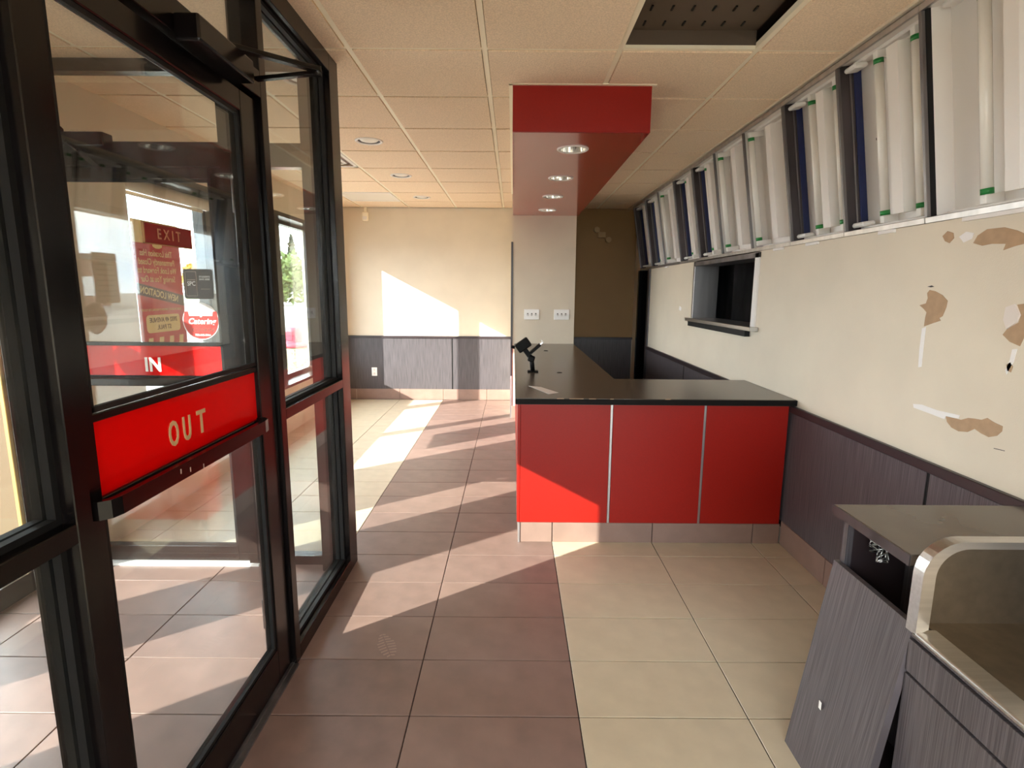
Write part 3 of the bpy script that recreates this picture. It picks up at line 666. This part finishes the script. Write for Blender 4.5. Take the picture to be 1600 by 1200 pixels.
P = [(.018, 3.058, .843), (1.603, 3.058, .843), (1.603, 3.775, .843), (.70, 3.785, .843), (.70, PY-.002, .843), (.018, PY-.002, .843)]
add_prism(bm, P, (0, 0, .036)); bmesh.ops.bevel(bm, geom=[e for e in bm.edges], offset=.003, segments=2, affect='EDGES')
mk('slab', bm, 'counter', ct_)
mk('edge_band', BX((.016, 1.603, 3.0555, 3.0585, .845, .876), (.0155, .0185, 3.0555, PY-.002, .845, .876), bevel=.001), 'edge', ct_)
for x in (.336, .347): pass
mk('grommet', LT([(.022, 0), (.022, .0015), (.0, .0015)], (.336, 5.60, .8795), 16), 'blackm', ct_); mk('grommet', LT([(.02, 0), (.02, .0015), (0, .0015)], (.347, 4.07, .879), 16), 'blackm', ct_)
for a, b in ((.25, .29), (.32, .40), (.43, .47), (.55, .57), (.86, .89)): mk('edge_chip', BX((a, b, 3.0575, 3.0605, .8765, .8796)), 'kraft', ct_)

# card reader stand on the counter
cs = thing('scanner_stand', 'black card terminal bracket on a short post on the black counter', 'stand', (.148, 4.10, .879))
mk('base_plate', BX((.11, .19, 4.06, 4.14, .879, .888), bevel=.003), 'black_plastic', cs)
mk('post', TB(((.150, 4.10, .885), (.140, 4.10, .975), .017), n=14), 'black_plastic', cs)
mk('knuckle', BX((.113, .163, 4.075, 4.125, .955, 1.0), bevel=.008, seg=2), 'black_plastic', cs, xf=Matrix.Translation((.14, 4.1, .98)) @ Matrix.Rotation(.3, 4, 'Y') @ Matrix.Translation((-.14, -4.1, -.98)))
mk('arm', BX((-.018, .018, -.016, .016, 0, .085), bevel=.004), 'black_plastic', cs, xf=Matrix.Translation((.135, 4.1, .985)) @ Matrix.Rotation(-.65, 4, 'Y'))
mk('head', BX((-.034, .040, -.030, .030, -.055, .055), bevel=.010, seg=2), 'black_plastic', cs, xf=Matrix.Translation((.074, 4.1, 1.082)) @ Matrix.Rotation(.95, 4, 'Y'))
mk('knob', TB(((.015, 4.1, 1.062), (-.012, 4.1, 1.066), .012), n=12), 'black_plastic', cs)
cr_ = mk('cradle', BX((-.011, .011, -.03, .03, 0, .10), bevel=.003), 'black_plastic', cs, xf=Matrix.Translation((.128, 4.1, 1.02)) @ Matrix.Rotation(.85, 4, 'Y'))
mk('clip', BX((-.006, .006, -.024, .024, .085, .128), (-.018, .006, -.024, .024, .124, .130), bevel=.001), 'alu', cs, xf=Matrix.Translation((.125, 4.1, 1.02)) @ Matrix.Rotation(.85, 4, 'Y'))
bm = PR([(.115, 3.42, .8805), (.155, 3.40, .8805), (.262, 3.215, .8805), (.215, 3.185, .8805)], (0, 0, .0012))
pf = mk('paper_slip', PR([(.10, 3.47, .8795), (.175, 3.43, .8795), (.272, 3.235, .8795), (.212, 3.19, .8795)], (0, 0, .0015)), 'paperw', label='folded white paper slip lying on the black counter', cat='paper')
bm.free()

# ------------------------------------------------------------------ bulkhead and downlights
bh = thing('bulkhead', 'red boxed bulkhead hanging from the ceiling above the counter', 'bulkhead', (.35, 4.7, 2.306))
mk('front_face', BX((-.01, .718, 3.108, 3.125, 2.306, CE+.003)), 'red', bh)
sb = bmesh.new(); yy = [3.125, 3.88, 4.71, 5.53, PY]
for a, b, c in zip(yy, yy[1:], (3.464, 4.308, 5.123, 5.946)): plate_hole(sb, -.01, .718, a, b, .347, c, .083, 2.306, 2.32)
bmesh.ops.remove_doubles(sb, verts=sb.verts, dist=1e-5)
mk('soffit', sb, 'red_gloss', bh)
mk('side_face', BX((.703, .718, 3.125, PY, 2.32, CE+.003)), 'red_gloss', bh)
mk('side_face', BX((-.01, .005, 3.125, PY, 2.32, CE+.003)), 'wall', bh, label='cream side of the red bulkhead')
mk('ceiling_trim', BX((-.03, -.0105, 3.09, PY, CE-.004, CE+.003), (-.03, .74, 3.088, 3.1075, CE-.004, CE+.003)), 'grid', bh)
def downlight(x, y, z, r, label, group, kindr):
    t = thing('downlight', label, 'downlight', (x, y, z), group)
    mk('trim_ring', LT([(r*.80, -.001), (r*.84, -.006), (r*.95, -.007), (r, -.003), (r, 0)], (x, y, z), 32), 'white', t)
    if kindr:
        mk('reflector', LT([(r*.80, -.001), (r*.76, .03), (r*.62, .08), (r*.4, .11), (0, .115)], (x, y, z), 32), 'chrome', t)
        mk('lamp', LT([(0, .03), (.022, .034), (.032, .05), (.03, .09), (.02, .11)], (x, y, z), 20), 'lens', t)
    else:
        mk('reflector', LT([(r*.80, -.001), (r*.78, .014), (r*.70, .02)], (x, y, z), 32), 'alud', t)
        mk('lens', LT([(0, -.006), (r*.4, -.004), (r*.58, .0), (r*.70, .010)], (x, y, z), 32), 'lens', t)
    return t
for (y, nm) in ((3.464, 'nearest the front face of'), (4.308, 'second along'), (5.123, 'third along'), (5.946, 'beside the pillar under')):
    downlight(.347, y, 2.306, .094, 'recessed reflector downlight ' + nm + ' the red bulkhead', 'bulkhead downlights', 1)
for (x, y, nm) in ((-1.05, 4.23, 'first round downlight seen past the glazed screen in the tan ceiling'), (-1.06, 5.44, 'middle round downlight of the row in the tan ceiling'), (-1.064, 6.65, 'last round downlight before the back wall in the tan ceiling'), (-1.09, 3.05, 'round downlight just beyond the sidelight head rail in the tan ceiling')):
    downlight(x, y, CE-.001, .10, nm, 'dining room downlights', 0)
# open the soffit and ceiling boards for the reflectors: real recess cups sit above thin boards
# square ceiling fixtures in the dining room
df = thing('air_diffuser', 'square white ceiling air diffuser seen above the sidelight', 'diffuser', (-1.661, 4.823, CE))
x0, y0 = GX-GS, GY+3*GS
bm = bmesh.new()
for q, s in enumerate((.29, .22, .15, .08)):
    zc = CE+.002+.006*q
    for a in range(4):
        pass
    add_box(bm, x0+.305-s, x0+.305+s, y0+.305-s, y0+.305-s+.03, zc, zc+.004); add_box(bm, x0+.305-s, x0+.305+s, y0+.305+s-.03, y0+.305+s, zc, zc+.004)
    add_box(bm, x0+.305-s, x0+.305-s+.03, y0+.305-s, y0+.305+s, zc, zc+.004); add_box(bm, x0+.305+s-.03, x0+.305+s, y0+.305-s, y0+.305+s, zc, zc+.004)
mk('vanes', bm, 'white', df); mk('backing', BX((x0+.012, x0+GS-.012, y0+.012, y0+GS-.012, CE+.03, CE+.036)), 'smear', df)
lt = thing('ceiling_light', 'square white unlit ceiling light panel near the back wall', 'ceiling light', (-1.661, 6.65, CE))
y0 = GY+6*GS
mk('frame', BX((x0+.012, x0+GS-.012, y0+.012, y0+.04, CE-.006, CE+.02), (x0+.012, x0+GS-.012, y0+GS-.04, y0+GS-.012, CE-.006, CE+.02), (x0+.012, x0+.04, y0+.04, y0+GS-.04, CE-.006, CE+.02), (x0+GS-.04, x0+GS-.012, y0+.04, y0+GS-.04, CE-.006, CE+.02)), 'white', lt)
mk('diffuser', BX((x0+.04, x0+GS-.04, y0+.04, y0+GS-.04, CE-.002, CE+.004)), 'lens', lt)
# open slot in the near ceiling with perforated black plate
vt = thing('ceiling_vent', 'open ceiling bay showing a dark perforated plate', 'vent', (.78, 2.38, CE))
x0, y0 = GX+3*GS, GY-GS
mk('plate', BX((x0+.012, x0+GS-.012, y0+.012, y0+GS-.012, CE+.08, CE+.09), (x0+.012, x0+GS-.012, y0+GS-.014, y0+GS-.012, CE+.02, CE+.09)), 'plenum', vt)
for a in range(6):
    for b in range(4):
        mk('slot', BX((x0+.08+.085*a, x0+.088+.085*a, y0+.12+.13*b, y0+.16+.13*b, CE+.076, CE+.081)), 'blackm', vt) if a*b >= 0 else None

# ------------------------------------------------------------------ menu light boxes, tilted off the right wall
Pb = Vector((1.612, 0, 1.756)); Pt = Vector((1.49, 0, 2.508))
U = (Pt-Pb).normalized(); HB = (Pt-Pb).length; Nn = Vector((-U.z, 0, U.x)); Nn = Nn.normalized()
if Nn.x > 0: Nn = -Nn
def LB(y, u, n): return Pb + U*u + Nn*n + Vector((0, y, 0))
XFB = Matrix(((Nn.x, 0, U.x, Pb.x), (0, 1, 0, 0), (Nn.z, 0, U.z, Pb.z), (0, 0, 0, 1)))   # local (n, y, u) -> world
PW = .535; Y00 = 7.14
where = ['at the near end of the row', 'second from the near end', 'third from the near end', 'fourth from the near end', 'over the pass-through, fifth along', 'over the pass-through, sixth along', 'seventh from the near end', 'eighth from the near end', 'last but one of the row', 'last of the row by the doorway']
nb = 10
edges = [7.14, 6.55, 6.0, 5.43, 4.887, 4.367, 3.834, 3.30, 2.773, 2.239, 1.70]
for q in range(nb):
    ya, yb = edges[nb-q], edges[nb-1-q]     # near, far
    wdt = yb-ya
    t = thing('light_box', 'open white menu light box with bare tubes, ' + where[q], 'light box', tuple(LB((ya+yb)/2, 0, 0)), 'menu light boxes on the right wall')
    D = -.105; white_wall = q in (3, 4, 7)
    mk('back_sheet', BX((D-.004, D, ya+.004, yb-.004, 0, HB)), 'white', t, xf=XFB)
    mk('side_wall', BX((D, -.006, yb-.008, yb-.001, .006, HB-.006)), 'white' if white_wall or q == 0 else 'dark_metal', t, xf=XFB)
    if q == 0: mk('side_lip', BX((-.03, -.008, yb-.012, yb-.008, .006, HB-.006)), 'blackm', t, xf=XFB)
    elif not white_wall:
        mk('navy_film', BX((D+.001, D+.036, yb-.013, yb-.008, .02, HB-.02), bevel=.002), 'navy', t, xf=XFB)
        mk('inner_channel', BX((-.058, -.050, yb-.014, yb-.008, .02, HB-.02), bevel=.002), 'alud', t, xf=XFB)
    mk('side_wall', BX((D, -.006, ya+.001, ya+.006, .006, HB-.006)), 'white', t, xf=XFB)
    for z0, z1 in ((0, .006), (HB-.006, HB)):
        mk('end_tray', BX((D, -.004, ya+.001, yb-.001, z0, z1)), 'white', t, xf=XFB)
    for z0, z1 in ((.006, .022), (HB-.022, HB-.006)):
        mk('tray_step', BX((D, D+.05, ya+.03, yb-.03, z0, z1), bevel=.003), 'white', t, xf=XFB)
    for z0 in (-.012, HB-.012):
        mk('face_rail', BX((-.006, .008, ya+.001, yb-.001, z0, z0+.024), bevel=.002), 'alu', t, xf=XFB)
    mk('face_stile', BX((-.006, .010, yb-.016, yb-.001, .012, HB-.012), bevel=.002), 'alud', t, xf=XFB)
    ca, cb2 = (.145, .212) if not white_wall else (.185, .255)
    if q == 0: ca, cb2 = .150, .205
    mk('ballast_cover', PR([(D, ya+ca-.012, .050), (-.012, ya+ca, .050), (-.012, ya+cb2, .050), (D, ya+cb2+.012, .050)], (XFB.inverted().to_3x3() @ Vector((0, 0, 0))) + Vector((0, 0, HB-.10))), 'white', t, xf=XFB)
    def tube(y, n=-.055):
        tb = mk('tube', TB(((n, y, .075), (n, y, HB-.075), .019), n=14), 'tube', t, xf=XFB)
        for z0, z1 in ((.055, .075), (HB-.075, HB-.055)):
            mk('end_cap', TB(((n, y, z0), (n, y, z1), .0197), n=14), 'green', tb, xf=XFB)
        for z0, z1 in ((.022, .055), (HB-.055, HB-.022)):
            mk('lamp_holder', BX((D, n+.015, y-.014, y+.014, z0, z1), bevel=.002), 'whitem', tb, xf=XFB)
    if white_wall: tube(yb-.045, -.03)
    else: tube(ya+.325)
    if q in (1, 2, 5, 6, 8, 9): tube(ya+.10)
    if q in (1, 2):
        lb_ = mk('maker_label', BX((D, D+.001, ya+.385, ya+.42, .10, .24)), 'paperw', t, xf=XFB)
        for z0 in (.22, .10): mk('label_heading', BX((D+.001, D+.0014, ya+.385, ya+.42, z0, z0+.02)), 'ink', lb_, xf=XFB)
    if q == 1: mk('screw', TB(((D, ya+.43, .40), (D+.003, ya+.43, .40), .007), n=8), 'ink', t, xf=XFB)
    if not white_wall and q:
        for z0 in (.022, HB-.045): mk('corner_clip', BX((-.085, -.02, yb-.10, yb-.016, z0, z0+.022), bevel=.007), 'whitem', t, xf=XFB)
er = thing('end_rail', 'brushed metal end rail closing the row of menu light boxes', 'rail', tuple(LB(7.15, 0, 0)))
mk('rail', BX((-.11, .008, 7.1405, 7.155, -.012, HB+.012), bevel=.002), 'alu', er, xf=XFB)
mk('trim_3', BX((1.47, 1.80, 1.2, 7.46, 2.526, 2.5375)), 'wall', kind='structure', label='cream closing strip above the menu light boxes', cat='trim')
for y, wd in ((5.9, .10), (3.43, .12), (3.05, .12), (2.45, .1), (1.92, .24)):
    mk('wood_shim', BX((XW-.012, XW+.03, y-wd/2, y+wd/2, 1.728, 1.7415)), 'spackle', rw)

# ------------------------------------------------------------------ small fittings
for x, nm in ((.2125, 'beside the dining side edge'), (.554, 'nearer the kitchen side edge')):
    sp = thing('light_switch', 'white three toggle switch plate on the pillar wall, ' + nm, 'switch', (x, PY, 1.215), 'switch plates on the pillar')
    mk('plate', BX((x-.087, x+.087, PY-.009, PY-.0005, 1.155, 1.272), bevel=.003), 'whitem', sp)
    for k2 in (-1, 0, 1):
        mk('toggle', BX((-.005, .005, -.022, 0, -.008, .008), bevel=.002), 'whitem', sp, xf=Matrix.Translation((x+.046*k2, PY-.008, 1.213)) @ Matrix.Rotation(.5, 4, 'X'))
        mk('toggle_slot', BX((x+.046*k2-.008, x+.046*k2+.008, PY-.0094, PY-.0085, 1.198, 1.228)), 'ink', sp)
ou = thing('wall_outlet', 'small white outlet plate on the grey back wainscot', 'outlet', (-1.88, YB-.008, .38))
mk('plate', BX((-1.918, -1.845, YB-.014, YB-.0082, .325, .44), bevel=.002), 'whitem', ou)
mk('socket', BX((-1.895, -1.868, YB-.016, YB-.0138, .395, .425), (-1.895, -1.868, YB-.016, YB-.0138, .34, .37), bevel=.001), 'paperw', ou)
se = thing('motion_sensor', 'cream motion sensor mounted high on the back wall', 'sensor', (-1.93, YB, 2.42))
mk('housing', BX((-1.965, -1.89, YB-.05, YB-.0005, 2.36, 2.475), bevel=.012, seg=3), 'grid', se)
mk('bracket', BX((-1.94, -1.91, YB-.03, YB-.0005, 2.47, CE-.002)), 'grid', se); mk('lens', BX((-1.955, -1.90, YB-.053, YB-.049, 2.375, 2.42), bevel=.001), 'lens', se)
ho = thing('emergency_light', 'small twin head light on the dark wall beyond the pillar', 'lamp', (1.15, YB, 2.2))
mk('body', BX((1.10, 1.20, YB-.05, YB-.0005, 2.17, 2.24), bevel=.006), 'brown_plastic', ho)
for x, z in ((1.075, 2.265), (1.23, 2.14)):
    mk('head', TB(((x, YB-.03, z), (x, YB-.10, z), .035, ), n=14), 'brown_plastic', ho)
    mk('arm', TB(((1.15, YB-.03, 2.2), (x, YB-.04, z), .012), n=8), 'brown_plastic', ho)

# ------------------------------------------------------------------ near cabinet
CX, CY1, CZ = 1.004, 1.64, .825
cb = thing('waste_cabinet', 'grey wood laminate waste cabinet with a stainless tray in its top', 'cabinet', (1.3, 1.0, 0))
mk('top', BX((CX, 1.60, 1.303, CY1, .793, .825), bevel=.003), 'counter', cb)
mk('top_edge', BX((CX-.002, CX+.001, 1.303, CY1+.001, .795, .8235), (CX, 1.60, CY1-.001, CY1+.002, .795, .8235)), 'dark_metal', cb)
mk('post', BX((1.03, 1.05, 1.60, 1.62, .06, .793)), 'wood', cb)
mk('back_panel', BX((1.565, 1.583, .30, 1.62, .05, .79)), 'capdark', cb)
mk('end_panel', BX((1.05, 1.57, 1.602, 1.618, .05, .793)), 'capdark', cb)
mk('inner_divider', BX((1.22, 1.235, 1.30, 1.60, .05, .79)), 'wood', cb)
mk('shelf_standard', BX((1.212, 1.2195, 1.455, 1.473, .05, .785)), 'whitem', cb)
for q in range(12): mk('standard_slot', BX((1.2112, 1.2125, 1.460, 1.468, .60+.016*q, .606+.016*q)), 'blackm', cb)
mk('kick', BX((1.05, 1.56, .30, 1.60, 0, .05)), 'capdark', cb)
# leaning front panel (pushed out at the foot)
mk('front_panel', PR([(1.013, 1.275, .648), (1.030, 1.275, .648), (.94, 1.275, .004), (.915, 1.275, .0)], (0, .350, 0)), 'wood_y', cb, label='grey wood panel leaning out at its foot')
mk('front_rail', BX((1.004, 1.022, .30, 1.272, .530, .617), bevel=.001), 'wood_y', cb)
mk('lower_front', BX((1.004, 1.022, .30, 1.272, .05, .522), bevel=.001), 'wood_y', cb)
mk('front_rail', BX((1.004, 1.022, .30, 1.272, .626, .640), bevel=.001), 'wood_y', cb)
mk('paint_fleck', BX((.9445, .9455, 1.50, 1.512, .22, .245)), 'whitem', cb, xf=Matrix.Translation((0, 0, 0)))
# tangled wire behind the gap
bm = bmesh.new(); pr = None
for q in range(40):
    a = q*1.1; p = Vector((1.10+.02*math.cos(a*1.7), 1.55+.03*math.sin(a), .72+.03*math.cos(a*.63)))
    if pr: add_tube(bm, pr, p, .002, n=5)
    pr = p
mk('wire_tangle', bm, 'tin', cb)
# stainless tray: sheet floor, rounded end guard, side lip
ty = 1.27
def arc(x0, z0, r, zt, xr, n=10):
    P = [(x0, z0)]
    for i in range(n+1):
        a = PI - (PI/2)*i/n; P.append((x0+r+r*math.cos(a), zt-r+r*math.sin(a)))
    P.append((xr, zt)); return P
outer = arc(.999, .640, .095, .886, 1.59); inn = arc(1.030, .655, .075, .868, 1.59)
bm = bmesh.new()
for ya_, yb_ in ((ty-.022, ty+.012),):
    A = [bm.verts.new((x, ya_, z)) for x, z in outer]; B = [bm.verts.new((x, ya_, z)) for x, z in inn]
    A2 = [bm.verts.new((x, yb_, z)) for x, z in outer]; B2 = [bm.verts.new((x, yb_, z)) for x, z in inn]
    for i in range(len(A)-1):
        bm.faces.new((A[i], A[i+1], B[i+1], B[i])); bm.faces.new((A2[i], B2[i], B2[i+1], A2[i+1]))
        bm.faces.new((A[i], A2[i], A2[i+1], A[i+1])); bm.faces.new((B[i], B[i+1], B2[i+1], B2[i]))
    bm.faces.new((A[0], B[0], B2[0], A2[0])); bm.faces.new((A[-1], A2[-1], B2[-1], B[-1]))
mk('tray_rim', bm, 'steel', cb, label='polished rounded rim of the tray')
bm = bmesh.new(); add_prism(bm, [(x, 1.292, z) for x, z in arc(1.030, .645, .075, .868, 1.59)] + [(1.59, 1.292, .645)], (0, .006, 0))
mk('tray_end', bm, 'steelb', cb)
mk('tray_floor', BX((1.05, 1.59, .30, 1.30, .640, .646)), 'steelb', cb)
mk('tray_lip', BX((.999, 1.060, .30, 1.262, .634, .648), bevel=.005, seg=3), 'steel', cb)
mk('tray_back', BX((1.584, 1.59, .30, 1.30, .646, .868)), 'steelb', cb)
mk('near_panel', BX((1.01, 1.58, .28, .30, .0, .64)), 'wood', cb)

# ------------------------------------------------------------------ outside
def blob_tree(name, x, y, h, r, leaf, label, trunk_h=None, n=900, ls=.35, group=None, conical=False):
    t = thing(name, label, 'tree', (x, y, -.16), group)
    th = trunk_h or h*.35
    mk('trunk', TB(((x, y, -.16), (x, y, h*.7), .16, ), n=8), 'bark', t)
    bm = bmesh.new()
    for q in range(n):
        if conical:
            s = random.random()**.6; z = h - s*(h-th*.4); rad = r*s*(.75+.25*math.sin(z*9))
            a = random.random()*2*PI; rr = rad*(.55+.45*random.random()); p = Vector((x+rr*math.cos(a), y+rr*math.sin(a), z))
        else:
            while True:
                v = Vector((random.uniform(-1, 1), random.uniform(-1, 1), random.uniform(-1, 1)))
                if .2 < v.length < 1: break
            k3 = 1+.28*math.sin(3*v.x+x)+.22*math.sin(4*v.y+2*v.z+y)
            p = Vector((x+v.x*r*k3, y+v.y*r*k3, th+(h-th)*.5*(1+v.z*k3*.92)))
        u = Vector((random.gauss(0, 1), random.gauss(0, 1), random.gauss(0, 1))).normalized(); w_ = u.orthogonal().normalized()
        s2 = ls*random.uniform(.6, 1.3)
        vs = [bm.verts.new(p+u*s2*.9), bm.verts.new(p+w_*s2*.5), bm.verts.new(p-u*s2*.9), bm.verts.new(p-w_*s2*.5)]
        bm.faces.new(vs)
    mk('foliage', bm, leaf, t, kind='stuff')
    return t
blob_tree('tree', -25, 60, 5.4, 3.4, 'leaf_g', 'broad green tree across the parking lot behind the trash can', n=1700, ls=.42, trunk_h=.7)
blob_tree('tree', -19.5, 66, 4.6, 2.2, 'leaf_g', 'smaller green tree tight beside the broad green tree', n=900, ls=.4, trunk_h=.6)
blob_tree('spruce_tree', -31.3, 80, 9.2, 2.0, 'leaf_d', 'tall dark spruce rising behind the green trees', n=1500, ls=.4, conical=True)
blob_tree('spruce_tree', -28.8, 84, 7.2, 1.6, 'leaf_d', 'shorter dark spruce next to the tall spruce', n=900, ls=.4, conical=True)
for x, y, h, r, lb in ((-33, 50, 4.2, 1.5, 'yellow autumn tree behind the black SPC sticker'), (-27.8, 50, 3.6, 1.2, 'small yellow autumn tree beyond the dining window mullion'), (-38.5, 46, 9.0, 1.6, 'tall thin yellow autumn tree seen below the roller blind'), (-44, 58, 5.0, 2.0, 'yellow autumn tree behind the red poster')):
    blob_tree('autumn_tree', x, y, h, r, 'leaf_y', lb, n=600, ls=.38, group='autumn trees across the street')
mk('grass', BX((-140, 40, 87, 140, -.158, -.15)), 'grass', kind='stuff', label='strip of dry grass beyond the parking lot', cat='grass')
fe = thing('fence', 'pale chain-link fence at the far edge of the grass', 'fence', (-38, 96, 0))
for q in range(13): mk('post', TB(((-56+3*q, 96, -.15), (-56+3*q, 96, 2.0), .06), n=6), 'galv', fe)
mk('top_rail', TB(((-56, 96, 2.0), (-20, 96, 2.0), .05), n=6), 'galv', fe); mk('mid_rail', TB(((-56, 96, 1.0), (-20, 96, 1.0), .04), n=6), 'galv', fe)
bm = bmesh.new()
for q in range(120): add_box(bm, -56+.3*q, -56+.3*q+.05, 95.98, 96.0, 0, 2.0)
mk('mesh_wires', bm, 'galv', fe, kind='stuff')
lp = thing('lamp_post', 'slim pale lamp post in front of the green trees', 'lamp post', (-20.3, 54.5, -.16))
mk('pole', TB(((-20.3, 54.5, -.16), (-20.3, 54.5, 5.6), .09), n=8), 'galv', lp); mk('lamp_head', BX((-20.9, -20.1, 54.35, 54.65, 5.55, 5.68), bevel=.03), 'galv', lp)
ss = thing('stop_sign', 'red octagonal stop sign on a thin post by the far road', 'sign', (-28.6, 76, -.16))
mk('post', TB(((-28.6, 76, -.16), (-28.6, 76, 2.2), .05), n=6), 'galv', ss)
mk('plate', PR([(-28.6+.42*math.cos(PI/8+PI/4*i), 75.92, 2.3+.42*math.sin(PI/8+PI/4*i)) for i in range(8)], (0, .03, 0)), 'stop_red', ss)
text('lettering', 'STOP', .26, (-28.6, 75.91, 2.3), '-Y', 'lettering', ss, ext=.003)
# litter bin outside
tb = thing('trash_bin', 'round pebbled concrete trash bin with faded pink domed lid', 'trash bin', (-3.95, 10.0, -.16))
c = (-3.95, 10.0, 0)
mk('body', LT([(.0, -.16), (.205, -.16), (.225, -.12), (.225, .44), (.21, .46), (0, .46)], c, 40), 'pebble', tb)
mk('lid_rim', LT([(0, .455), (.245, .455), (.25, .48), (.245, .53), (.17, .545), (.0, .545)], c, 40), 'pink', tb)
mk('lid_dome', LT([(.15, .54), (.135, .74), (.125, .80), (.10, .815), (0, .82)], c, 32), 'pink', tb)
mk('flap', BX((-4.05, -3.93, 9.845, 9.86, .58, .74), bevel=.005), 'pink', tb)
# low building and lamp standards on the street side (mirrored in the inner door glass)
bd = thing('building', 'low brown shop building across the street', 'building', (-46, -34, -.16))
mk('walls', BX((-60, -40, -50, -30, -.16, 4.2)), 'brick', bd)
mk('parapet', BX((-60.2, -39.8, -50.2, -28.6, 4.2, 4.7)), 'capdark', bd)
for q in range(4): mk('window', BX((-39.98, -39.9, -48+4.6*q, -45.6+4.6*q, .8, 2.6)), 'white', bd)
for x, y, lb in ((-30, -24, 'twin lamp standard nearer the low brown shop'), (-31, -28, 'twin lamp standard beside the low brown shop')):
    t = thing('street_lamp', lb, 'street lamp', (x, y, -.16), 'street lamps by the shop')
    mk('pole', TB(((x, y, -.16), (x, y, 6.0), .09), n=8), 'capdark', t); mk('lamp_head', BX((x, x+.9, y-.12, y+.12, 5.9, 6.05), bevel=.03), 'capdark', t)
